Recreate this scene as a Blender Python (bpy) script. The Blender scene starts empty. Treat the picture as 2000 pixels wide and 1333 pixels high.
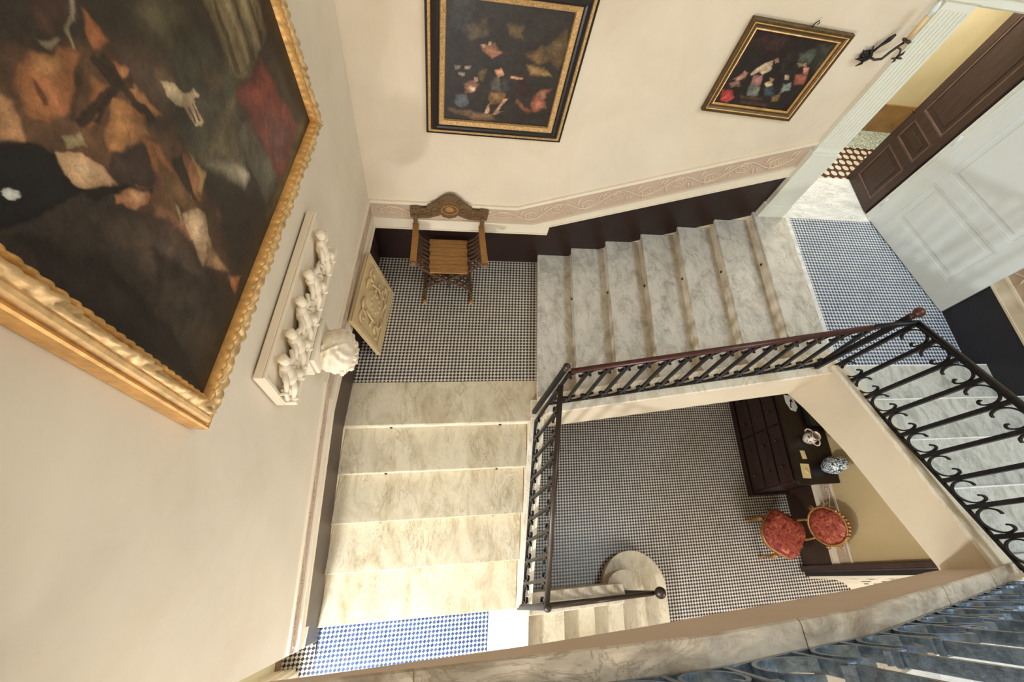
import bpy, bmesh, math, random
import numpy as np
from mathutils import Vector, Matrix, noise
random.seed(7)
SC = bpy.context.scene
COL = SC.collection

# ------------------------------------------------------------------ camera
cam_d = bpy.data.cameras.new('camera'); cam = bpy.data.objects.new('camera', cam_d); COL.objects.link(cam)
cam_d.sensor_fit = 'HORIZONTAL'; cam_d.sensor_width = 36.0; cam_d.lens = 36.0 * 889.0 / 2000.0
cam_d.clip_start = 0.05; cam_d.clip_end = 100
RX, DN, FW = Vector((.98603, -.07414, .14913)), Vector((.00279, -.88717, -.46142)), Vector((.16651, .45539, -.87459))
FW.normalize(); RX = (RX - FW * RX.dot(FW)).normalized(); UPV = RX.cross(FW)
m = Matrix((RX, UPV, -FW)).transposed().to_4x4(); m.translation = Vector((0, 0, 4.75))
cam.matrix_world = m
SC.camera = cam

# ------------------------------------------------------------------ world, lights, exposure
SC.view_settings.view_transform = 'Standard'; SC.view_settings.look = 'None'
SC.view_settings.gamma = 1.0; SC.view_settings.use_curve_mapping = False
SC.view_settings.exposure = 0.0
W = bpy.data.worlds.new('world'); SC.world = W; W.use_nodes = True
W.node_tree.nodes['Background'].inputs[0].default_value = (1.0, .93, .84, 1)
W.node_tree.nodes['Background'].inputs[1].default_value = 0.45
def area(name, loc, target, sx, sy, power, col):
    d = bpy.data.lights.new(name, 'AREA'); d.shape = 'RECTANGLE'; d.size = sx; d.size_y = sy
    d.energy = power; d.color = col
    o = bpy.data.objects.new(name, d); COL.objects.link(o); o.location = loc
    o.rotation_euler = (Vector(target) - Vector(loc)).to_track_quat('-Z', 'Y').to_euler()
    return o
# daylight through the low window on the half landing at the bottom of the photograph
area('window_light_low', (-.15, -2.9, 1.25), (-.8, .8, 1.0), 1.6, 2.5, 86, (.93, .96, 1.0))
# daylight slanting in through the passage window at the left of the lowest landing
area('window_light_passage', (-1.36, -1.75, 1.05), (2.0, -.5, -1.4), .26, .26, 175, (.88, .94, 1.0))
# daylight through the street door on the ground floor
area('door_light_ground', (4.5, -2.2, .35), (4.1, -.2, -1.76), 1.0, 1.0, 75, (.97, .98, 1.0))
# skylight above the upper landing, cool sky
area('window_light_high', (4.5, .1, 6.7), (4.1, 2.0, 1.2), 1.9, 1.9, 170, (.66, .84, 1.0))
# wide window behind the gallery, warm from the plaster around it
area('window_light_gallery', (-.2, -3.3, 5.9), (.9, 3.0, .6), 3.2, 1.7, 128, (1.0, .93, .80))
# unseen light added to brighten the room beyond the door
area('inner_room_light', (5.2, 4.75, 3.9), (5.4, 5.2, 1.5), .8, .5, 55, (1.0, .97, .88))

# ------------------------------------------------------------------ helpers
SH = .105                                   # the old house is out of square by six degrees
def P(u, v, z): return Vector((u + SH * v, v, z))
def link(o): COL.objects.link(o); return o
def mesh_obj(name, verts, faces, mats, parent=None, smooth=False, midx=None):
    me = bpy.data.meshes.new(name)
    off = parent.matrix_world.translation if parent is not None else Vector((0, 0, 0))
    if parent is not None:
        p = parent; off = Vector((0, 0, 0))
        while p is not None: off += p.location; p = p.parent
    me.from_pydata([tuple(Vector(v) - off) for v in verts], [], faces)
    if not isinstance(mats, (list, tuple)): mats = [mats]
    for mm in mats: me.materials.append(mm)
    if midx is not None: me.polygons.foreach_set('material_index', midx)
    if smooth: me.polygons.foreach_set('use_smooth', [True] * len(me.polygons))
    me.update()
    o = bpy.data.objects.new(name, me); link(o)
    if parent is not None: o.parent = parent
    return o
class MB:
    def __init__(s): s.v = []; s.f = []; s.mi = []
    def add(s, vs, fs, mi=0):
        n = len(s.v); s.v += [Vector(a) for a in vs]; s.f += [tuple(i + n for i in f) for f in fs]; s.mi += [mi] * len(fs); return s
    def hexa(s, c, mi=0):                   # c: 4 bottom then 4 top corners
        return s.add(c, [(0, 3, 2, 1), (4, 5, 6, 7), (0, 1, 5, 4), (1, 2, 6, 5), (2, 3, 7, 6), (3, 0, 4, 7)], mi)
    def box(s, u0, u1, v0, v1, z0, z1, mi=0):    # in house coordinates
        return s.hexa([P(u0, v0, z0), P(u1, v0, z0), P(u1, v1, z0), P(u0, v1, z0), P(u0, v0, z1), P(u1, v0, z1), P(u1, v1, z1), P(u0, v1, z1)], mi)
    def cube(s, x0, x1, y0, y1, z0, z1, mi=0):
        return s.hexa([(x0, y0, z0), (x1, y0, z0), (x1, y1, z0), (x0, y1, z0), (x0, y0, z1), (x1, y0, z1), (x1, y1, z1), (x0, y1, z1)], mi)
    def prism(s, poly, ext, mi=0):          # poly: list of Vector, ext: extrusion vector
        n = len(poly); ext = Vector(ext); poly = [Vector(p) for p in poly]
        return s.add(poly + [p + ext for p in poly], [tuple(reversed(range(n))), tuple(range(n, 2 * n))] + [(i, (i + 1) % n, (i + 1) % n + n, i + n) for i in range(n)], mi)
    def sweep(s, pts, sec, side=None, closed=False, mi=0, scale=None, cap=True):
        """sweep a closed 2D section (a along side, b along normal) on a path"""
        pts = [Vector(p) for p in pts]; n = len(pts); k = len(sec); vs = []
        prev = None
        for i, p in enumerate(pts):
            if closed: t = (pts[(i + 1) % n] - pts[i - 1])
            else: t = pts[min(i + 1, n - 1)] - pts[max(i - 1, 0)]
            t.normalize()
            if side is not None: a = Vector(side)
            elif prev is not None: a = prev
            else: a = Vector((0, 0, 1)) if abs(t.z) < .9 else Vector((1, 0, 0))
            a = (a - t * a.dot(t)); a.normalize(); prev = a
            b = t.cross(a); sc = scale[i] if scale else 1.0
            vs += [p + a * (q[0] * sc) + b * (q[1] * sc) for q in sec]
        fs = []
        for i in range(n if closed else n - 1):
            j = (i + 1) % n
            for q in range(k): fs.append((i * k + q, i * k + (q + 1) % k, j * k + (q + 1) % k, j * k + q))
        if not closed and cap: fs += [tuple(reversed(range(k))), tuple(range((n - 1) * k, n * k))]
        return s.add(vs, fs, mi)
    def tube(s, pts, r, n=8, mi=0, scale=None, closed=False):
        return s.sweep(pts, [(r * math.cos(2 * math.pi * i / n), r * math.sin(2 * math.pi * i / n)) for i in range(n)], mi=mi, scale=scale, closed=closed)
    def ell(s, c, r, n=10, mat=None, mi=0, bump=None):
        c = Vector(c); vs = []; fs = []; mrows = n // 2 + 1
        for i in range(mrows):
            th = math.pi * i / (mrows - 1)
            for j in range(n):
                ph = 2 * math.pi * j / n
                d = Vector((math.sin(th) * math.cos(ph), math.sin(th) * math.sin(ph), math.cos(th)))
                q = Vector((d.x * r[0], d.y * r[1], d.z * r[2]))
                if bump: q *= bump(d)
                if mat: q = mat @ q
                vs.append(c + q)
        for i in range(mrows - 1):
            for j in range(n): fs.append((i * n + j, (i + 1) * n + j, (i + 1) * n + (j + 1) % n, i * n + (j + 1) % n))
        return s.add(vs, fs, mi)
    def lathe(s, c, prof, n=20, axis=None, mi=0):
        c = Vector(c); vs = []; fs = []; M_ = axis or Matrix.Identity(3)
        for r, h in prof:
            for j in range(n):
                a = 2 * math.pi * j / n; vs.append(c + M_ @ Vector((r * math.cos(a), r * math.sin(a), h)))
        for i in range(len(prof) - 1):
            for j in range(n): fs.append((i * n + j, i * n + (j + 1) % n, (i + 1) * n + (j + 1) % n, (i + 1) * n + j))
        fs.append(tuple(reversed(range(n)))); fs.append(tuple(range((len(prof) - 1) * n, len(prof) * n)))
        return s.add(vs, fs, mi)
    def out(s, name, mats, parent=None, smooth=False, bevel=0):
        o = mesh_obj(name, s.v, s.f, mats, parent, smooth, s.mi)
        if bevel:
            b = o.modifiers.new('bevel', 'BEVEL'); b.width = bevel; b.segments = 2; b.limit_method = 'ANGLE'
        return o
def tag(o, label=None, cat=None, group=None, kind=None):
    if label: o['label'] = label
    if cat: o['category'] = cat
    if group: o['group'] = group
    if kind: o['kind'] = kind
    return o
def empty(name, loc, label, cat=None, group=None, kind=None):
    o = bpy.data.objects.new(name, None); link(o); o.location = loc; o.empty_display_size = .1
    return tag(o, label, cat, group, kind)

# ------------------------------------------------------------------ materials
def lin(c): return tuple(((x / 255) / 12.92 if x / 255 <= .04045 else ((x / 255 + .055) / 1.055) ** 2.4) for x in c)
class N:
    def __init__(s, name, rough=.5, spec=.5, metal=0.0):
        s.m = bpy.data.materials.new(name); s.m.use_nodes = True; s.t = s.m.node_tree
        s.b = s.t.nodes['Principled BSDF']; s.b.inputs['Roughness'].default_value = rough
        s.b.inputs['Specular IOR Level'].default_value = spec; s.b.inputs['Metallic'].default_value = metal
        s.co = s.t.nodes.new('ShaderNodeNewGeometry').outputs['Position']
    def n(s, kind, **kw):
        x = s.t.nodes.new('ShaderNode' + kind)
        for k, v in kw.items():
            if k in x.inputs: x.inputs[k].default_value = v
            else: setattr(x, k, v)
        return x
    def l(s, a, b): s.t.links.new(a, b)
    def noise(s, scale, detail=6, rough=.6, dist=0.0, vec=None):
        x = s.n('TexNoise'); x.inputs['Scale'].default_value = scale; x.inputs['Detail'].default_value = detail
        x.inputs['Roughness'].default_value = rough; x.inputs['Distortion'].default_value = dist
        s.l(vec or s.co, x.inputs['Vector']); return x.outputs['Fac']
    def ramp(s, fac, stops):
        x = s.n('ValToRGB'); e = x.color_ramp.elements
        while len(e) < len(stops): e.new(.5)
        for q, (p, c) in zip(e, stops):
            q.position = p; q.color = (*c, 1) if len(c) == 3 else c
        s.l(fac, x.inputs['Fac']); return x.outputs['Color']
    def mix(s, fac, a, b, mode='MIX'):
        x = s.n('Mix'); x.data_type = 'RGBA'; x.blend_type = mode
        for sock, val in ((x.inputs['Factor'], fac), (x.inputs['A'] if False else x.inputs[6], a), (x.inputs[7], b)):
            if hasattr(val, 'is_linked'): s.l(val, sock)
            elif isinstance(val, (int, float)): sock.default_value = val
            else: sock.default_value = (*val, 1)
        return x.outputs[2]
    def mapped(s, loc=(0, 0, 0), rot=(0, 0, 0), scale=(1, 1, 1), src=None):
        x = s.n('Mapping'); x.inputs['Location'].default_value = loc; x.inputs['Rotation'].default_value = rot
        x.inputs['Scale'].default_value = scale; s.l(src or s.co, x.inputs['Vector']); return x.outputs['Vector']
    def color(s, c):
        if hasattr(c, 'is_linked'): s.l(c, s.b.inputs['Base Color'])
        else: s.b.inputs['Base Color'].default_value = (*c, 1)
        return s
    def bump(s, h, strength=.3, dist=.01):
        x = s.n('Bump'); x.inputs['Strength'].default_value = strength; x.inputs['Distance'].default_value = dist
        s.l(h, x.inputs['Height']); s.l(x.outputs['Normal'], s.b.inputs['Normal']); return s
def marble(name, base, dark, vein, scale=3.0, rough=.38, seed=0.0, rot=(0, 0, .6), stretch=(1, .45, 1)):
    a = N(name, rough, .45)
    vec = a.mapped((seed, seed * 1.7, seed * .3), rot, stretch)
    n1 = a.noise(scale, 7, .62, .9, vec)
    c1 = a.ramp(n1, [(.30, lin(dark)), (.52, lin(base)), (.75, tuple(min(1, x * 1.12) for x in lin(base)))])
    n2 = a.noise(scale * 1.5, 9, .7, 1.6, vec)
    v = a.ramp(n2, [(.470, (0, 0, 0)), (.500, (1, 1, 1)), (.530, (0, 0, 0))])
    n3 = a.noise(scale * .9, 3, .5, .3, vec)
    gate = a.ramp(n3, [(.42, (0, 0, 0)), (.6, (1, 1, 1))])
    f = a.mix(1.0, v, gate, 'MULTIPLY')
    f2 = a.mix(1.0, f, (.55, .55, .55), 'MULTIPLY')
    x = a.n('RGBToBW'); a.l(f2, x.inputs[0])
    c2 = a.mix(x.outputs[0], c1, lin(vein))
    st = a.ramp(a.noise(scale * 9, 5, .75, .2, vec), [(.3, (.84, .82, .78)), (.55, (1, 1, 1))])
    a.color(a.mix(.8, c2, st, 'MULTIPLY'))
    a.bump(n1, .05, .004)
    return a.m
M = {}
M['marble_warm'] = marble('marble_warm', (208, 194, 166), (176, 158, 126), (128, 108, 78), 4.5, seed=1.0, rot=(0, 0, -.5))
M['marble_grey'] = marble('marble_grey', (214, 207, 194), (172, 164, 150), (112, 106, 96), 8.0, seed=4.0, rot=(0, 0, .5), stretch=(1, .6, 1))
M['marble_cool'] = marble('marble_cool', (206, 206, 198), (162, 160, 150), (108, 106, 100), 9.0, seed=9.0, rot=(0, 0, 1.2), stretch=(1, .6, 1))
M['marble_white'] = marble('marble_white', (236, 236, 234), (206, 206, 204), (140, 138, 134), 2.2, seed=12.0, stretch=(1, 3.0, 1))
M['marble_edge'] = marble('marble_edge', (232, 220, 198), (206, 190, 160), (160, 140, 108), 3.0, seed=15.0)
M['marble_ledge'] = marble('marble_ledge', (222, 208, 188), (146, 126, 100), (128, 108, 86), 2.6, .42, seed=21.0, rot=(0, 0, .3), stretch=(.8, 1.6, 1))
M['nosing'] = marble('marble_nosing', (250, 250, 246), (232, 230, 224), (210, 206, 198), 2.0, .3, seed=30.0)
M['marble_brown'] = marble('marble_brown', (150, 120, 84), (110, 82, 52), (70, 50, 34), 8, seed=3.0)
def checker(name, dark, light, rot=45.0, cell=.028, rough=.35):
    a = N(name, rough, .45)
    sx = a.n('SeparateXYZ'); a.l(a.co, sx.inputs[0])
    mu = a.n('Math', operation='MULTIPLY'); a.l(sx.outputs[1], mu.inputs[0]); mu.inputs[1].default_value = SH
    su = a.n('Math', operation='SUBTRACT'); a.l(sx.outputs[0], su.inputs[0]); a.l(mu.outputs[0], su.inputs[1])
    cx = a.n('CombineXYZ'); a.l(su.outputs[0], cx.inputs[0]); a.l(sx.outputs[1], cx.inputs[1])
    vec = a.mapped((0, 0, 0), (0, 0, math.radians(rot)), (1, 1, 1), cx.outputs[0])
    ad = a.n('VectorMath', operation='ADD'); a.l(vec, ad.inputs[0]); ad.inputs[1].default_value = (0, 0, .3)
    ch = a.n('TexChecker'); ch.inputs['Scale'].default_value = 1 / cell; a.l(ad.outputs[0], ch.inputs['Vector'])
    wn = a.n('TexNoise'); wn.inputs['Scale'].default_value = 26; wn.inputs['Detail'].default_value = 4; a.l(a.co, wn.inputs['Vector'])
    d = a.ramp(wn.outputs['Fac'], [(.35, tuple(x * .75 for x in lin(dark))), (.7, tuple(min(1, x * 1.9 + .01) for x in lin(dark)))])
    big = a.noise(2.2, 4, .6)
    lt = a.ramp(a.noise(7, 5, .7), [(.3, tuple(x * .72 for x in lin(light))), (.6, lin(light))])
    lt = a.mix(a.ramp(big, [(.35, (0, 0, 0)), (.7, (.5, .5, .5))]), lt, tuple(x * .85 for x in lin(light)))
    a.color(a.mix(ch.outputs['Fac'], lt, d))
    a.l(lt, a.t.nodes['Principled BSDF'].inputs['Base Color']) if False else None
    a.bump(a.noise(60, 2), .06, .002)
    return a.m
M['tile_blue'] = checker('tile_blue', (34, 32, 40), (216, 204, 182))
M['tile_blue_daylit'] = checker('tile_blue_daylit', (48, 68, 104), (226, 226, 220))  # same tile as the middle landing, cool daylight put into its colours
M['tile_ground'] = checker('tile_ground', (36, 34, 40), (214, 202, 182))
def plaster(name, c, var=.06, rough=.75):
    a = N(name, rough, .25)
    k = lin(c)
    n = a.ramp(a.noise(1.3, 6, .62, .4), [(.3, tuple(x * (1 - var) for x in k)), (.7, tuple(min(1, x * (1 + var)) for x in k))])
    s = a.ramp(a.noise(.8, 8, .7, .8, a.mapped((3, 1, 0), scale=(1.0, 1.0, .5))), [(.46, (1, 1, 1)), (.62, (.965, .945, .91))])
    a.color(a.mix(1.0, n, s, 'MULTIPLY')); a.bump(a.noise(14, 5), .08, .01); return a.m
M['wall'] = plaster('cream_wall_plaster', (226, 212, 190))
M['wall_back'] = plaster('back_wall_plaster', (220, 204, 180))
M['soffit'] = plaster('soffit_plaster', (214, 198, 172))
M['fascia'] = plaster('tan_fascia_plaster', (222, 200, 180), .03, .6)
M['inner_wall'] = plaster('inner_room_plaster', (214, 204, 168))
M['ground_wall'] = plaster('ground_wall_plaster', (196, 172, 128))
M['white_trim'] = plaster('white_moulding_paint', (230, 216, 192), .02, .5)
M['band'] = plaster('beige_band_plaster', (190, 166, 144), .07, .7)
M['band_relief'] = plaster('beige_relief_plaster', (214, 192, 164), .05, .6)
M['white_paint'] = plaster('white_door_paint', (226, 230, 228), .01, .55)
M['jamb_paint'] = plaster('cream_white_jamb_paint', (226, 224, 208), .015, .45)
M['plaster_cast'] = plaster('plaster_cast', (236, 220, 194), .05, .6)
M['stucco_old'] = plaster('yellowed_stucco', (206, 180, 136), .10, .55)
def plain(name, c, rough=.5, metal=0.0, spec=.5, var=.15, scale=12, bump=0.0, stretch=(1, 1, 1)):
    a = N(name, rough, spec, metal); k = lin(c)
    nz = a.noise(scale, 5, .6, .2, a.mapped(scale=stretch))
    a.color(a.ramp(nz, [(.3, tuple(x * (1 - var) for x in k)), (.7, tuple(min(1, x * (1 + var)) for x in k))]))
    if bump: a.bump(nz, bump, .01)
    return a.m
M['dado'] = plain('dark_brown_dado_paint', (36, 17, 13), .34, var=.25, scale=5)
M['dado_lit'] = plain('lit_brown_dado_paint', (60, 40, 30), .4, var=.2, scale=4)  # dado brown lightened for light on the left wall, reused on the ground floor
M['dado_cold_reflection'] = plain('brown_dado_cold_tint', (34, 32, 42), .42, var=.15, scale=5)  # same brown dado, the cold reflection on the right wall painted into it
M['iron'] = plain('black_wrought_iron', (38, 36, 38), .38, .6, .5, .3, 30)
M['iron_near'] = plain('sky_tinted_wrought_iron', (116, 134, 154), .25, .65, .5, .45, 34, .25)  # near railing iron, blue-grey sky reflection put into the base colour
M['iron_brown'] = plain('brown_iron_handrail', (78, 44, 38), .38, .3, .5, .25, 14)
M['iron_dark_brown'] = plain('dark_bronze_handrail', (62, 50, 40), .36, .4, .5, .25, 14)
M['gold'] = plain('aged_gilt', (214, 164, 96), .42, .55, .5, .28, 16, .3)
M['gold_pale'] = plain('pale_gilt', (226, 188, 132), .45, .45, .5, .22, 18, .25)
M['gold_dark'] = plain('dark_rubbed_gilt', (90, 68, 34), .42, .35, .5, .35, 30, .3)
M['gold_speck'] = plain('speckled_gilt_moulding', (190, 150, 94), .5, .3, .5, .5, 90, .4)
M['black_frame'] = plain('black_lacquer_frame', (22, 17, 15), .34, 0, .5, .3, 10)
M['oak'] = plain('golden_oak', (156, 110, 58), .5, 0, .4, .28, 14, .2, (1.0, 6, 4))
M['slat_wood'] = plain('brown_slat_wood', (84, 58, 40), .42, 0, .5, .25, 14, .1)
M['walnut'] = plain('dark_walnut', (52, 34, 26), .42, 0, .5, .3, 12, .15)
M['walnut_carved'] = plain('carved_walnut', (104, 76, 46), .5, 0, .4, .4, 40, .5)
M['chest_wood'] = plain('old_red_brown_wood', (40, 20, 15), .36, 0, .5, .55, 5, .2, (3, .35, 3))
M['chest_top'] = plain('black_brown_table_top', (28, 16, 12), .33, 0, .5, .4, 6, .1, (2, .4, 1))
M['door_wood'] = plain('dark_brown_door_wood', (68, 50, 44), .45, 0, .45, .28, 9, .2, (5, 5, .5))
M['door_wood_edge'] = plain('rubbed_door_moulding', (112, 88, 78), .45, 0, .4, .25, 12)
M['floor_brown'] = plain('brown_marble_skirting', (150, 116, 72), .45, 0, .4, .25, 6)
M['paper'] = plain('cream_paper', (226, 204, 150), .8, 0, .2, .05, 20)
M['ink'] = plain('dark_ink', (50, 40, 34), .8)
M['candle'] = plain('candle_sleeve', (226, 192, 142), .55, 0, .4, .05, 10)
M['glass_bulb'] = plain('frosted_bulb', (216, 224, 218), .2, 0, .5, .02, 10)
M['brass_dark'] = plain('dark_brass_eyelet', (70, 48, 24), .4, .6)
M['lead_green'] = plain('dark_green_lacquer', (30, 34, 28), .4)
M['gilt_chair'] = plain('chair_gilt', (156, 112, 60), .42, .45, .5, .3, 20, .3)
def damask():
    a = N('red_damask', .62, .3)
    n = a.noise(6.0, 2, .5, 3.5); w = a.ramp(n, [(.40, lin((112, 34, 28))), (.46, lin((160, 80, 56))), (.54, lin((126, 42, 34))), (.64, lin((178, 102, 68)))])
    g = a.ramp(a.noise(90, 2), [(.3, (.8, .8, .8)), (.7, (1.1, 1.1, 1.1))])
    a.color(a.mix(1.0, w, g, 'MULTIPLY')); a.bump(n, .15, .004); return a.m
M['damask'] = damask()
def majolica():
    a = N('blue_white_majolica', .22, .5)
    n = a.noise(24, 1.2, .5, 1.8); c = a.ramp(n, [(.44, lin((30, 48, 72))), (.48, lin((216, 220, 210))), (.54, lin((226, 228, 218))), (.58, lin((46, 70, 92)))])
    a.color(c); return a.m
M['majolica'] = majolica()
def jugmat():
    a = N('white_jug_glaze', .25, .5)
    n = a.noise(22, 2, .5, 2.2); c = a.ramp(n, [(.40, lin((62, 52, 60))), (.46, lin((226, 210, 188))), (.8, lin((232, 216, 196)))])
    a.color(c); return a.m
M['jug'] = jugmat()
def canvas_mat():
    a = N('old_oil_paint', .42, .35)
    at = a.n('Attribute'); at.attribute_name = 'paint'
    st = a.ramp(a.noise(26, 8, .75, .6, a.mapped(scale=(1, 1, 1))), [(.30, (.62, .60, .58)), (.62, (1.22, 1.2, 1.15))])
    cr = a.ramp(a.noise(150, 4, .8, .3), [(.3, (.82, .82, .82)), (.7, (1.16, 1.14, 1.1))])
    c = a.mix(1.0, at.outputs['Color'], st, 'MULTIPLY'); c = a.mix(1.0, c, cr, 'MULTIPLY')
    a.color(c); a.bump(a.noise(60, 6, .7), .25, .004); return a.m
M['canvas'] = canvas_mat()
def pattern_tile():
    a = N('brown_white_pattern_tile', .4, .4)
    v = a.mapped(scale=(1 / .115, 1 / .115, 1))
    fr = a.n('VectorMath', operation='FRACTION'); a.l(v, fr.inputs[0])
    sb = a.n('VectorMath', operation='SUBTRACT'); a.l(fr.outputs[0], sb.inputs[0]); sb.inputs[1].default_value = (.5, .5, 0)
    mu = a.n('VectorMath', operation='MULTIPLY'); a.l(sb.outputs[0], mu.inputs[0]); mu.inputs[1].default_value = (1, 1, 0)
    ln = a.n('VectorMath', operation='LENGTH'); a.l(mu.outputs[0], ln.inputs[0])
    c = a.ramp(ln.outputs['Value'], [(.36, lin((206, 206, 190))), (.40, lin((26, 40, 40))), (.44, lin((86, 44, 36))), (.60, lin((78, 38, 32)))])
    a.color(c); return a.m
M['tile_pattern'] = pattern_tile()
def teal_tile():
    a = N('teal_floral_tile', .4, .4)
    a.color(a.ramp(a.noise(11, 3, .5, 3.0), [(.42, lin((120, 142, 134))), (.5, lin((226, 228, 214))), (.6, lin((132, 150, 138)))])); return a.m
M['tile_teal'] = teal_tile()
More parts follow.
